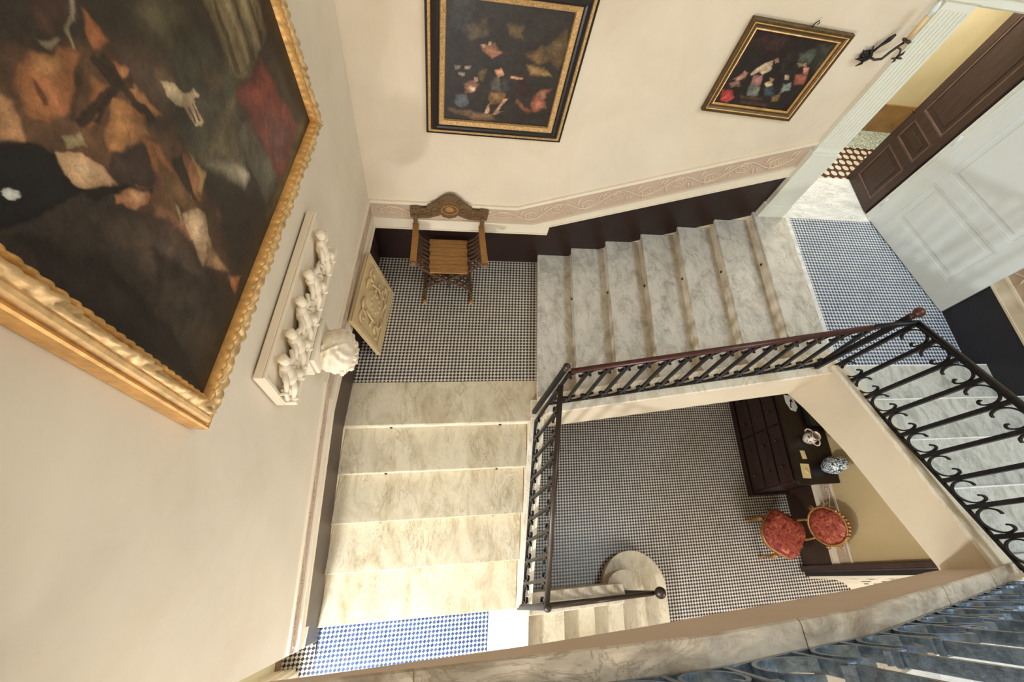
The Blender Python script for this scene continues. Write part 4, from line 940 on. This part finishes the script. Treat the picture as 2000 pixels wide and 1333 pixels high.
big = picture('painting', 'huge dark old painting of a draped figure in a carved gilt frame', [onL(2.675, 2.640), onL(.640, 2.705), onL(.575, 5.1), onL(2.40, 5.1)], nL,
    [('frame', M['gold'], [(0, -.04), (0, .030), (.006, .038), (.014, .034), (.020, .026)], None, 2),
     ('frame_cove', M['gold_pale'], [(.020, .026), (.030, .046), (.042, .050), (.050, .044)], None, 2),
     ('leaf_carving', M['gold_pale'], [(.050, .044), (.058, .052), (.068, .056), (.078, .054), (.088, .046)], carve, 260),
     ('rope_moulding', M['gold'], [(.088, .044), (.095, .052), (.103, .050), (.110, .018)], rope, 300)],
    .108, .018, BIG_STROKES, (460, 460), toL)
mid = picture('painting', 'black and gold framed dark painting of figures in a wooded landscape', [(-.083, 3.657, 1.885), (1.168, 3.657, 1.885), (1.168, 3.657, 3.165), (-.083, 3.657, 3.165)], (0, -1, 0),
    [('frame', M['black_frame'], [(0, 0), (0, .022), (.014, .026), (.016, .022)], None, 2),
     ('outer_gilt_fillet', M['gold_speck'], [(.016, .022), (.020, .027), (.038, .027), (.042, .022)], None, 2),
     ('frame_ogee', M['black_frame'], [(.042, .022), (.055, .045), (.085, .056), (.100, .050), (.108, .040)], None, 2),
     ('inner_gilt_fillet', M['gold_speck'], [(.108, .040), (.115, .046), (.150, .036), (.156, .018)], None, 2)],
    .150, .014, MID_STROKES, (330, 330), toB)
sml = picture('painting', 'small gilt framed religious scene hung near the door', [(2.385, 3.655, 2.352), (3.305, 3.655, 2.325), (3.305, 3.655, 3.105), (2.388, 3.655, 3.135)], (0, -1, 0),
    [('frame', M['gold_dark'], [(0, 0), (0, .034), (.006, .040), (.022, .040), (.026, .034)], None, 2),
     ('gilt_line', M['gold'], [(.026, .034), (.030, .038), (.036, .034)], None, 2),
     ('frame_hollow', M['gold_dark'], [(.036, .034), (.050, .022), (.062, .022), (.068, .026)], None, 2),
     ('gilt_inner_line', M['gold'], [(.068, .026), (.074, .030), (.084, .014)], None, 2)],
    .080, .010, SMALL_STROKES, (300, 270), toB)
hk = [Vector((2.91, 3.64, 3.12)), Vector((2.91, 3.63, 3.15)), Vector((2.925, 3.63, 3.17)), Vector((2.94, 3.63, 3.155)), Vector((2.93, 3.63, 3.14))]
MB().tube(hk, .004, 6).out('hanging_hook', M['iron'], sml)
# ================================================================== plaster casts
uW = -1.088
fz = empty('frieze_relief', P(uW, 1.65, 2.1), 'long white plaster relief of putti hung under the big painting', 'relief')
b = MB(); b.box(uW + .012, uW + .060, 1.035, 2.235, 1.885, 2.315); b.out('slab', M['plaster_cast'], fz, bevel=.006)
b = MB(); b.box(uW + .060, uW + .135, 1.035, 2.235, 1.885, 1.935); b.out('ledge', M['plaster_cast'], fz, bevel=.006)
b = MB(); b.box(uW + .060, uW + .074, 1.035, 2.235, 2.285, 2.315); b.box(uW + .060, uW + .074, 1.035, 1.06, 1.935, 2.285); b.out('rim', M['plaster_cast'], fz, bevel=.004)
random.seed(11)
def putto(v, s, k):
    b = MB(); x0 = uW + .075
    def Q(dv, dz, dx): return P(x0 + dx, v + dv * s, 1.935 + dz)
    lean = .03 * k
    b.ell(Q(.0 + lean, .30, .045), (.030, .030, .034), 12)                      # head
    b.ell(Q(.0 + lean, .325, .040), (.032, .033, .022), 10, bump=lambda d: 1 + .12 * math.sin(9 * d.x) * math.cos(8 * d.y))                     # hair
    b.ell(Q(.0 + lean * .6, .235, .030), (.032, .038, .030), 10)
    b.ell(Q(.0, .195, .032), (.040, .050, .055), 12); b.ell(Q(-.01, .135, .036), (.044, .052, .048), 12)
    b.tube([Q(.03, .23, .035), Q(.085, .21, .05), Q(.12, .24 + .02 * k, .045)], .017, 7, scale=[1.2, 1, .7])
    b.tube([Q(-.03, .23, .035), Q(-.08, .19, .05), Q(-.11, .15, .045)], .017, 7, scale=[1.2, 1, .7])
    b.tube([Q(.015, .12, .04), Q(.05, .075, .065), Q(.03, .02, .05)], .024, 8, scale=[1.2, 1.1, .7])
    b.tube([Q(-.02, .12, .04), Q(-.06, .07, .055), Q(-.09, .015, .045)], .024, 8, scale=[1.2, 1.1, .7])
    b.ell(Q(.04, .01, .06), (.028, .016, .012), 8); b.ell(Q(-.10, .010, .055), (.028, .016, .012), 8)
    o = tag(b.out('figure', M['plaster_cast'], fz, smooth=True), None)
    b = MB()
    for q in range(9):
        a = -.14 + .03 * q; b.tube([Q(a, .17 - .01 * (q % 3), .02), Q(a + .03, .12, .035 + .01 * (q % 2)), Q(a + .015, .06, .03), Q(a + .05, .008, .03)], .013, 6, scale=[.6, 1.2, 1.1, .7])
    b.out('drapery', M['plaster_cast'], o, smooth=True)
for v, s, k in ((2.07, .8, 1), (1.80, 1.0, -1), (1.54, 1.0, 1), (1.36, .9, -.6), (1.155, .95, .8)): putto(v, s, k)
# carved head corbel on its back plate
co = empty('head_corbel', P(uW, 1.55, 1.5), 'marble fragment of a curly head on a square plate below the putti relief', 'sculpture')
b = MB(); b.box(uW + .004, uW + .105, 1.36, 1.735, 1.60, 1.86); b.out('back_plate', M['marble_edge'], co, bevel=.008)
b = MB(); b.box(uW + .1055, uW + .135, 1.38, 1.71, 1.585, 1.80); b.out('moulding', M['marble_edge'], co, bevel=.008)
def hair(d):
    a = math.atan2(d.z, d.y); w = 1 + .05 * math.sin(9 * a + 5 * math.sin(4 * d.x + 2 * d.z)) + .035 * math.sin(21 * a + 9 * d.x)
    m_ = max(abs(d.x), abs(d.y), abs(d.z)); return w * (.80 + .20 / max(m_, .58) * .62)
b = MB(); b.ell(P(uW + .20, 1.575, 1.545), (.15, .175, .235), 44, bump=hair, mat=Matrix.Rotation(.35, 3, 'X')); b.out('head', M['plaster_cast'], co, smooth=True)
b = MB(); rh = Matrix.Rotation(.35, 3, 'X')
for q in range(17):
    az = -1.35 + 2.7 * q / 16; pts = []
    for j in range(18):
        f_ = j / 17; el = .25 - 1.5 * f_; w_ = az + .16 * math.sin(f_ * 12 + q * 1.4)
        d = Vector((math.cos(el) * math.cos(w_), math.cos(el) * math.sin(w_), math.sin(el)))
        k_ = hair(d) * .985; pts.append(P(uW + .20, 1.575, 1.545) + rh @ Vector((d.x * .15 * k_, d.y * .175 * k_, d.z * .235 * k_)))
    b.tube(pts, .0135, 6, scale=[.3] + [1, 1.3] * 8 + [.3])
b.out('curls', M['plaster_cast'], co, smooth=True)
# leaning stucco relief on the landing
A0, A1 = Vector((-.600, 2.285, .004)), Vector((-.490, 3.12, .004)); T0, T1 = Vector((-.790, 2.262, .79)), Vector((-.672, 3.118, .79))
ex = (A1 - A0).normalized(); ez = ((T0 + T1) / 2 - (A0 + A1) / 2); hh = ez.length; ez.normalize(); en = ez.cross(ex); en.normalize()
if en.x < 0: en = -en
WL = (A1 - A0).length
lr = empty('leaning_relief', (A0 + A1) / 2, 'yellowed stucco relief panel leaning against the left wall on the landing', 'relief')
def LP(s, t, k=0.0): return A0 + ex * s + ez * t + en * k
def lbox(b, s0, s1, t0, t1, k0, k1): b.hexa([LP(s0, t0, k0), LP(s1, t0, k0), LP(s1, t0, k1), LP(s0, t0, k1), LP(s0, t1, k0), LP(s1, t1, k0), LP(s1, t1, k1), LP(s0, t1, k1)]); return b
lbox(MB(), 0, WL, .0, hh, -.046, -.018).out('slab', M['stucco_old'], lr, bevel=.008)
b = MB(); lbox(b, 0, WL, 0, .12, -.018, 0); lbox(b, 0, WL, hh - .055, hh, -.018, 0); lbox(b, 0, .055, .12, hh - .055, -.018, 0); lbox(b, WL - .055, WL, .12, hh - .055, -.018, 0)
b.out('border', M['stucco_old'], lr, bevel=.006)
b = MB(); cx, ct = WL / 2, hh * .53
b.ell(LP(cx, ct, -.016), (.001, .001, .001), 6)
rot = Matrix((en, ex, ez)).transposed()
b.ell(LP(cx, ct, -.018), (.030, .16, .19), 18, mat=rot, bump=lambda d: 1 + .05 * math.sin(9 * d.y + 4 * d.z))
b.out('oval_boss', M['stucco_old'], lr, smooth=True)
b = MB()
for sx in (-1, 1):
    for st in (-1, 1):
        sp = []
        for j in range(20):
            a = j / 19 * 2.3 * math.pi; r = .085 * (1 - j / 24)
            sp.append(LP(cx + sx * (.245 + r * math.cos(a)), ct + st * (.17 + r * math.sin(a) * 1.1), -.010))
        b.tube(sp, .014, 6, scale=[.6] + [1.1] * 17 + [.7, .3])
        b.tube([LP(cx + sx * .05, ct + st * .24, -.012), LP(cx + sx * .13, ct + st * .27, 0), LP(cx + sx * .20, ct + st * .22, -.008)], .017, 6, scale=[.4, 1.3, .5])
    for q in range(4):
        b.ell(LP(cx + sx * (.10 + .05 * q), ct + .04 * math.sin(q * 2), -.008), (.018, .034, .02), 8, mat=rot)
    b.tube([LP(cx + sx * .16, ct - .15, -.01), LP(cx + sx * .19, ct, .006), LP(cx + sx * .16, ct + .15, -.01)], .014, 6)
for q in range(9):
    a = q / 9 * 2 * math.pi; b.ell(LP(cx + .09 * math.cos(a), ct + .11 * math.sin(a), .008), (.014, .02, .02), 8, mat=rot)
b.out('foliage_carving', M['stucco_old'], lr, smooth=True)

# ================================================================== folding chair with curved slats
ch = empty('folding_armchair', (.155, 3.33, 0), 'golden oak folding armchair with curved dark slats and carved back', 'chair')
CX = .152
ys = [3.128 + .0605 * i for i in range(8)]
def slat_path(sg):
    return [Vector((CX + sg * x, 0, z)) for x, z in ((.365, .685), (.350, .60), (.305, .52), (.235, .460), (.16, .405), (.085, .345), (0, .288), (-.095, .232), (-.185, .170), (-.245, .115), (-.272, .06), (-.278, .035))]
for i, y in enumerate(ys):
    for sg in (-1, 1):
        yy = y + (.014 if sg > 0 else -.014)
        MB().sweep([p + Vector((0, yy, 0)) for p in slat_path(sg)], [(-.010, -.012), (.010, -.012), (.010, .012), (-.010, .012)], side=(0, 1, 0), scale=[1.0] * 12).out('slat', M['slat_wood'], ch, smooth=False, bevel=.002)
for i, y in enumerate(ys):
    xw = .214 + (.008 if i % 2 else 0)
    MB().cube(CX - xw, CX + xw, y - .0280, y + .0280, .452, .470 + .0015 * (i % 2)).out('seat_slat', M['oak'], ch, bevel=.003)
for sg in (-1, 1):
    x = CX + sg * .372
    b = MB(); tp = [Vector((x, 3.60, .70)), Vector((x, 3.4, .706)), Vector((x + sg * .01, 3.2, .708)), Vector((x + sg * .018, 3.06, .706))]
    b.sweep(tp, [(-.034, -.016), (.034, -.016), (.034, .016), (-.034, .016)], side=(1, 0, 0)); o = b.out('arm', M['oak'], ch, bevel=.004)
    MB().lathe((x + sg * .018 - .034, 3.05, .694), [(.010, 0), (.027, .004), (.030, .012), (.030, .056), (.027, .064), (.010, .068)], 14, axis=Matrix.Rotation(math.radians(90), 3, 'Y')).out('arm_scroll', M['walnut_carved'], o, smooth=True)
    b = MB(); b.hexa([(CX + sg * .278 - .02, 2.99, 0), (CX + sg * .278 + .02, 2.99, 0), (CX + sg * .278 + .02, 3.60, 0), (CX + sg * .278 - .02, 3.60, 0), (CX + sg * .278 - .018, 3.01, .034), (CX + sg * .278 + .018, 3.01, .034), (CX + sg * .278 + .018, 3.60, .038), (CX + sg * .278 - .018, 3.60, .038)])
    o = b.out('foot_rail', M['walnut_carved'], ch, bevel=.004)
    MB().ell((CX + sg * .278, 3.00, .022), (.026, .035, .022), 10).out('claw_foot', M['oak'], o, smooth=True)
MB().tube([Vector((CX, 3.03, .288)), Vector((CX, 3.60, .288))], .012, 8).out('pivot_rod', M['walnut'], ch, smooth=True)
# carved back
sil = [(-.425, .80), (-.430, .90), (-.425, .955), (-.35, .965), (-.30, .935), (-.255, .945), (-.235, .99), (-.19, 1.02), (-.16, 1.035), (-.10, 1.10), (-.05, 1.145), (0, 1.16)]
top = sil + [(-x, z) for x, z in reversed(sil[:-1])]
bot = [(.40, .80), (.33, .795), (.22, .80), (.14, .835), (.09, .86), (.07, .83), (0, .805), (-.07, .83), (-.09, .86), (-.14, .835), (-.22, .80), (-.33, .795), (-.40, .80)]
yb = 3.60
MB().prism([Vector((CX + x, yb, z)) for x, z in top + bot], (0, .028, 0)).out('backrest', M['walnut_carved'], ch, bevel=.003)
bk_ = [o for o in ch.children if o.name.startswith('backrest')][0]
b = MB(); ring = [Vector((CX + .088 * math.cos(a), yb - .006, .95 + .068 * math.sin(a))) for a in [2 * math.pi * q / 24 for q in range(24)]]; b.tube(ring, .008, 6, closed=True)
b.ell((CX, yb - .002, .95), (.055, .012, .042), 12, bump=lambda d: 1 + .12 * math.sin(14 * d.x) * math.cos(11 * d.z)); b.out('medallion', M['oak'], bk_, smooth=True)
b = MB()
for sg in (-1, 1):
    for (cx_, cz_, r0, ph, sc_) in ((.15, .925, .05, 0, 1), (.23, .87, .045, 2, 1), (.30, .885, .04, 3.5, 1), (.11, 1.05, .04, 1, 1), (.36, .84, .03, .5, 1)):
        sp = [Vector((CX + sg * (cx_ + r0 * (1 - j / 20) * math.cos(j * .42 + ph)), yb - .004, cz_ + r0 * (1 - j / 20) * math.sin(j * .42 + ph))) for j in range(17)]
        b.tube(sp, .0075, 5, scale=[.5] + [1] * 14 + [.8, .4])
    for q in range(7): b.ell((CX + sg * (.24 + .028 * q), yb - .004, .962 - .004 * q - (.03 if q == 0 else 0)), (.012, .01, .010), 6)
b.out('leaf_carving', M['walnut_carved'], bk_, smooth=True)
for sg in (-1, 1):
    MB().cube(CX + sg * .372 - .022, CX + sg * .372 + .022, 3.575, 3.61, .60, .86).out('back_post', M['walnut_carved'], ch, bevel=.003)

# ================================================================== gilt chair with red damask
GZ = -1.76
rc_ = empty('upholstered_chair', (4.80, .22, GZ), 'small gilt baroque chair with red damask seat and oval back', 'chair')
c0 = Vector((4.735, .225, 0)); ang = math.radians(186)             # faces the well
fx = Vector((math.cos(ang), math.sin(ang), 0)); fy = Vector((-fx.y, fx.x, 0))
def K(a, b_, z): return c0 + fx * a + fy * b_ + Vector((0, 0, GZ + z))
seat = []
for q in range(40):
    t = 2 * math.pi * q / 40; r = 1.0 + .06 * math.cos(2 * t) + .07 * math.cos(4 * t)
    a = .268 * math.cos(t) * r; w = (.305 + .055 * math.cos(t)) * math.sin(t) * r
    seat.append((a + .012 * math.cos(3 * t), w))
def seat_lay(sc_, z): return [K(a * sc_, w * sc_, z) for a, w in seat]
b = MB(); vs = []; lay = [(1.0, .36), (1.01, .40), (1.0, .425), (.94, .452), (.8, .470), (.5, .482), (.2, .486)]
for s_, z in lay: vs += seat_lay(s_, z)
fs = [(i * 40 + q, i * 40 + (q + 1) % 40, (i + 1) * 40 + (q + 1) % 40, (i + 1) * 40 + q) for i in range(len(lay) - 1) for q in range(40)] + [tuple(reversed(range(40))), tuple(range(240, 280))]
b.add(vs, fs); b.out('seat', M['damask'], rc_, smooth=True)
b = MB(); vs = seat_lay(.99, .30) + seat_lay(1.03, .32) + seat_lay(1.04, .35) + seat_lay(1.0, .372)
fs = [(i * 40 + q, i * 40 + (q + 1) % 40, (i + 1) * 40 + (q + 1) % 40, (i + 1) * 40 + q) for i in range(3) for q in range(40)] + [tuple(reversed(range(40))), tuple(range(120, 160))]
b.add(vs, fs); b.out('seat_frame', M['gilt_chair'], rc_, smooth=True)
for a, w in ((.20, .23), (.20, -.23), (-.20, .19), (-.20, -.19)):
    o_ = 1 if a > 0 else -1; ow = 1 if w > 0 else -1
    pts = [K(a, w, .34), K(a + .02 * o_, w + .02 * ow, .27), K(a + .015 * o_, w + .01 * ow, .18), K(a - .005 * o_, w, .09), K(a + .01 * o_, w + .01 * ow, .03), K(a + .035 * o_, w + .02 * ow, .014)]
    MB().tube(pts, .022, 8, scale=[1.5, 1.35, 1.0, .7, .8, 1.0]).out('leg', M['gilt_chair'], rc_, smooth=True)
# oval back leaning slightly
bc = K(-.285, 0, .86); bz = (Vector((0, 0, 1)) - fx * .16).normalized(); bn = fy.cross(bz).normalized()
if bn.dot(fx) < 0: bn = -bn
def BK(w, h, k=0): return bc + fy * w + bz * h + bn * k
RW, RH = .215, .245
vs = []; lay = [(1.0, 0), (.97, .018), (.85, .034), (.6, .043), (.3, .046)]
b = MB()
for s_, k in lay: vs += [BK(RW * s_ * math.cos(t), RH * s_ * math.sin(t), k) for t in [2 * math.pi * q / 32 for q in range(32)]]
fs = [(i * 32 + q, i * 32 + (q + 1) % 32, (i + 1) * 32 + (q + 1) % 32, (i + 1) * 32 + q) for i in range(4) for q in range(32)] + [tuple(range(128, 160))]
b.add(vs, fs); b.add([BK(RW * math.cos(t), RH * math.sin(t), -.012) for t in [2 * math.pi * q / 32 for q in range(32)]], [tuple(reversed(range(32)))])
b.out('backrest', M['damask'], rc_, smooth=True)
b = MB(); ring = [BK((RW + .018) * math.cos(t), (RH + .018) * math.sin(t), .006) for t in [2 * math.pi * q / 48 for q in range(48)]]
b.tube(ring, .018, 8, closed=True, scale=[1 + .12 * math.sin(q * 1.9) for q in range(48)])
for q in range(9):
    t = math.pi * (.28 + .44 * q / 8); b.ell(BK((RW + .034) * math.cos(t), (RH + .040 + .02 * math.sin(math.pi * q / 8)) * math.sin(t), .018), (.022, .022, .020), 8)
for sg in (-1, 1):
    for h_ in (.05, -.12):
        sp = [BK(sg * (RW + .03 + .022 * (1 - j / 14) * math.cos(j * .5)), h_ + .05 * (1 - j / 14) * math.sin(j * .5), .012) for j in range(12)]; b.tube(sp, .009, 5)
b.out('back_frame', M['gilt_chair'], rc_, smooth=True)
for sg in (-1, 1):
    MB().tube([K(-.20, sg * .10, .36), K(-.235, sg * .125, .46), K(-.25, sg * .12, .56), BK(sg * .11, -RH - .01, .0)], .018, 7, scale=[1.2, 1, .8, 1.1]).out('back_support', M['gilt_chair'], rc_, smooth=True)

# ================================================================== dark chest and what stands on it
cf = 4.555                                    # front plane u
cst = empty('chest_of_drawers', P(4.85, 1.6, GZ), 'long dark red-brown wooden chest against the ground floor wall', 'chest')
V0_, V1_ = .775, 2.42
MB().box(cf + .03, 5.185, V0_ + .03, V1_ - .03, GZ + .06, -.745).out('body', M['chest_wood'], cst, bevel=.006)
MB().box(cf - .01, 5.185, V0_, V1_, GZ, GZ + .10).out('plinth', M['chest_wood'], cst, bevel=.01)
def top_poly(): 
    pts = [P(5.19, V0_ - .025, -.745), P(cf + .10, V0_ - .025, -.745)]
    pts += [P(cf + .09 - .08 * math.sin(a), V0_ + .055 - .08 * math.cos(a), -.745) for a in [math.pi / 2 * q / 8 for q in range(1, 9)]]
    return pts + [P(cf + .01, V1_, -.745), P(5.19, V1_, -.745)]
MB().prism(top_poly(), (0, 0, .035)).out('table_top', M['chest_top'], cst, bevel=.006)
zz = [GZ + .115, GZ + .42, GZ + .72, -.765]
for i in range(3):
    for a, c in ((V0_ + .06, (V0_ + V1_) / 2 - .012), ((V0_ + V1_) / 2 + .012, V1_ - .06)):
        dr = MB().box(cf + .006, cf + .0295, a, c, zz[i] + .01, zz[i + 1] - .012).out('drawer', M['chest_wood'], cst, bevel=.007)
        m_ = (a + c) / 2; zc_ = (zz[i] + zz[i + 1]) / 2
        for q in (-.18, .18):
            MB().lathe(P(cf + .006, m_ + q, zc_), [(.008, 0), (.007, .012), (.018, .02), (.018, .03), (.006, .036)], 10, axis=Matrix.Rotation(math.radians(-90), 3, 'Y')).out('knob', M['brass_dark'], dr, smooth=True)
TZ = -.709
bx_ = empty('lacquer_box', (5.19, 1.68, TZ), 'low dark green lacquered box at the back of the chest', 'box')
MB().hexa([(5.10, 1.52, TZ), (5.36, 1.49, TZ), (5.39, 1.86, TZ), (5.13, 1.89, TZ), (5.10, 1.52, TZ + .06), (5.36, 1.49, TZ + .06), (5.39, 1.86, TZ + .06), (5.13, 1.89, TZ + .06)]).out('body', M['lead_green'], bx_, bevel=.004)
MB().hexa([(5.095, 1.515, TZ + .061), (5.365, 1.485, TZ + .061), (5.395, 1.865, TZ + .061), (5.125, 1.895, TZ + .061), (5.095, 1.515, TZ + .078), (5.365, 1.485, TZ + .078), (5.395, 1.865, TZ + .078), (5.125, 1.895, TZ + .078)]).out('lid', M['lead_green'], bx_, bevel=.004)
# white notice with a dark arrow
nt = empty('arrow_sign', (4.97, 1.86, TZ), 'white card sign with a dark arrow on the chest', 'sign')
q_ = [(4.905, 1.99), (5.03, 1.96), (5.055, 1.80), (5.0, 1.735), (4.93, 1.765), (4.895, 1.88)]
MB().prism([Vector((x, y, TZ + .001)) for x, y in q_], (0, 0, .004)).out('card', M['white_paint'], nt)
b = MB()
def flat(pts): b.prism([Vector((x, y, TZ + .0052)) for x, y in pts], (0, 0, .0012))
flat([(4.935, 1.80), (4.950, 1.797), (4.990, 1.90), (4.975, 1.905)]); flat([(4.952, 1.885), (5.008, 1.872), (4.993, 1.930)]); flat([(4.930, 1.80), (4.962, 1.79), (4.962, 1.80), (4.934, 1.812)])
b.out('arrow', M['ink'], nt)
# two-handled jug
jg = empty('jug', (4.99, 1.335, TZ), 'white two-handled jug with dark painted pattern on the chest', 'jug', None)
MB().lathe((4.99, 1.335, TZ), [(.045, 0), (.050, .008), (.075, .05), (.082, .09), (.070, .13), (.050, .155), (.048, .175), (.060, .20), (.062, .205), (.054, .203), (.044, .175), (.046, .150), (.03, .10)], 20).out('body', M['jug'], jg, smooth=True)
for a in (112, 292):
    r = math.radians(a); d = Vector((math.cos(r), math.sin(r), 0)); c = Vector((4.99, 1.335, TZ))
    MB().tube([c + d * .070 + Vector((0, 0, .075)), c + d * .115 + Vector((0, 0, .10)), c + d * .122 + Vector((0, 0, .145)), c + d * .095 + Vector((0, 0, .18)), c + d * .056 + Vector((0, 0, .19))], .010, 7).out('handle', M['jug'], jg, smooth=True)
# lidded jar
jr = empty('lidded_jar', (5.12, .955, TZ), 'blue and white lidded ceramic jar on the chest corner', 'jar')
MB().lathe((5.12, .955, TZ), [(.060, 0), (.064, .01), (.085, .05), (.108, .11), (.114, .16), (.104, .21), (.078, .25), (.062, .265), (.062, .285)], 28).out('body', M['majolica'], jr, smooth=True)
ld_ = MB().lathe((5.12, .955, TZ + .2855), [(.084, 0), (.092, .008), (.088, .022), (.066, .044), (.035, .058), (.02, .062)], 24).out('lid', M['majolica'], jr, smooth=True)
MB().lathe((5.12, .955, TZ + .347), [(.012, 0), (.018, .01), (.020, .02), (.012, .032), (.003, .036)], 12).out('finial', M['majolica'], ld_, smooth=True)
def card(name, label, pts, marks):
    e = empty(name, (*pts[0], TZ), label, 'paper')
    MB().prism([Vector((x, y, TZ + .0012)) for x, y in pts], (0, 0, .0025)).out('sheet', M['paper'], e)
    if marks:
        b = MB()
        for x, y, r in marks: b.ell((x, y, TZ + .0040), (r * .8, r, .0012), 10)
        b.out('faded_print', M['candle'], e, smooth=True)
card('paper_card', 'small cream card lying between the jug and the larger paper', [(4.80, 1.081), (4.871, 1.075), (4.905, 1.19), (4.795, 1.198)][:4] and [(4.838, 1.083), (4.905, 1.078), (4.905, 1.188), (4.838, 1.194)], None)
card('paper_card', 'larger cream printed paper on the chest in front of the jar', [(4.740, .842), (4.855, .828), (4.908, 1.016), (4.748, 1.020)][:4] and [(4.742, .835), (4.862, .826), (4.900, 1.012), (4.772, 1.022)], [(4.835, .93, .035), (4.85, .905, .02)])

# ================================================================== dark post and pale fretwork at the ground floor opening
pt_ = empty('door_post', (5.18, -.24, GZ), 'glossy dark moulded door post at the ground floor opening', kind='structure')
b = MB(); b.cube(5.10, 5.20, -.255, -.195, GZ, 1.2); b.out('post', M['walnut'], pt_, bevel=.006)
b = MB(); b.cube(5.145, 5.26, -.330, -.256, GZ, 1.2); b.out('rebate', M['black_frame'], pt_, bevel=.006)
MB().tube([Vector((5.115, -.262, GZ)), Vector((5.115, -.262, 1.2))], .014, 8).out('bead', M['walnut'], pt_, smooth=True)
gr = empty('fretwork_screen', (5.55, -.36, GZ), 'pale curved fretwork screen with dark-filled diamond openings beside the dark post', 'screen')
def gp(t, z, k=0):
    q = [(5.20, -.335), (5.40, -.345), (5.60, -.375), (5.72, -.43), (5.80, -.52), (5.82, -.70)]
    n_ = len(q) - 1; f_ = t * n_; i_ = min(int(f_), n_ - 1); f_ -= i_
    x = lerp(q[i_][0], q[i_ + 1][0], f_); y = lerp(q[i_][1], q[i_ + 1][1], f_); return Vector((x, y - k, z))
vs = []; ns, nzz = 40, 60
def hole(t, z):
    a = (t * 9) % 1 - .5; c = ((z - GZ) / .30 + (int(t * 9) % 2) * .5) % 1 - .5
    return GZ + .30 < z < .6 and .05 < t < .97 and abs(a) / .33 + abs(c) / .36 < 1
b = MB(); fs = []
for j in range(nzz + 1):
    for i in range(ns + 1): vs.append(gp(i / ns, GZ + 2.4 * j / nzz))
n0 = len(vs)
for j in range(nzz + 1):
    for i in range(ns + 1): vs.append(gp(i / ns, GZ + 2.4 * j / nzz, .03))
solid = {}; fm = []
for j in range(nzz):
    for i in range(ns): solid[i, j] = not hole((i + .5) / ns, GZ + 2.4 * (j + .5) / nzz)
for (i, j), s_ in solid.items():
    a = j * (ns + 1) + i
    if not s_:
        fs.append((n0 + a, n0 + a + 1, n0 + a + ns + 2, n0 + a + ns + 1)); fm.append(1); continue  # dark face fills each opening in place of the shade behind it
    fs.append((a, a + 1, a + ns + 2, a + ns + 1)); fs.append((n0 + a + ns + 1, n0 + a + ns + 2, n0 + a + 1, n0 + a)); fm += [0, 0]
    for di, dj, e0, e1 in ((-1, 0, a + ns + 1, a), (1, 0, a + 1, a + ns + 2), (0, -1, a, a + 1), (0, 1, a + ns + 2, a + ns + 1)):
        if not solid.get((i + di, j + dj), False): fs.append((e1, e0, n0 + e0, n0 + e1)); fm.append(0)
b.add(vs, fs); b.mi = fm; b.out('fret_panel', [M['white_trim'], M['walnut']], gr)
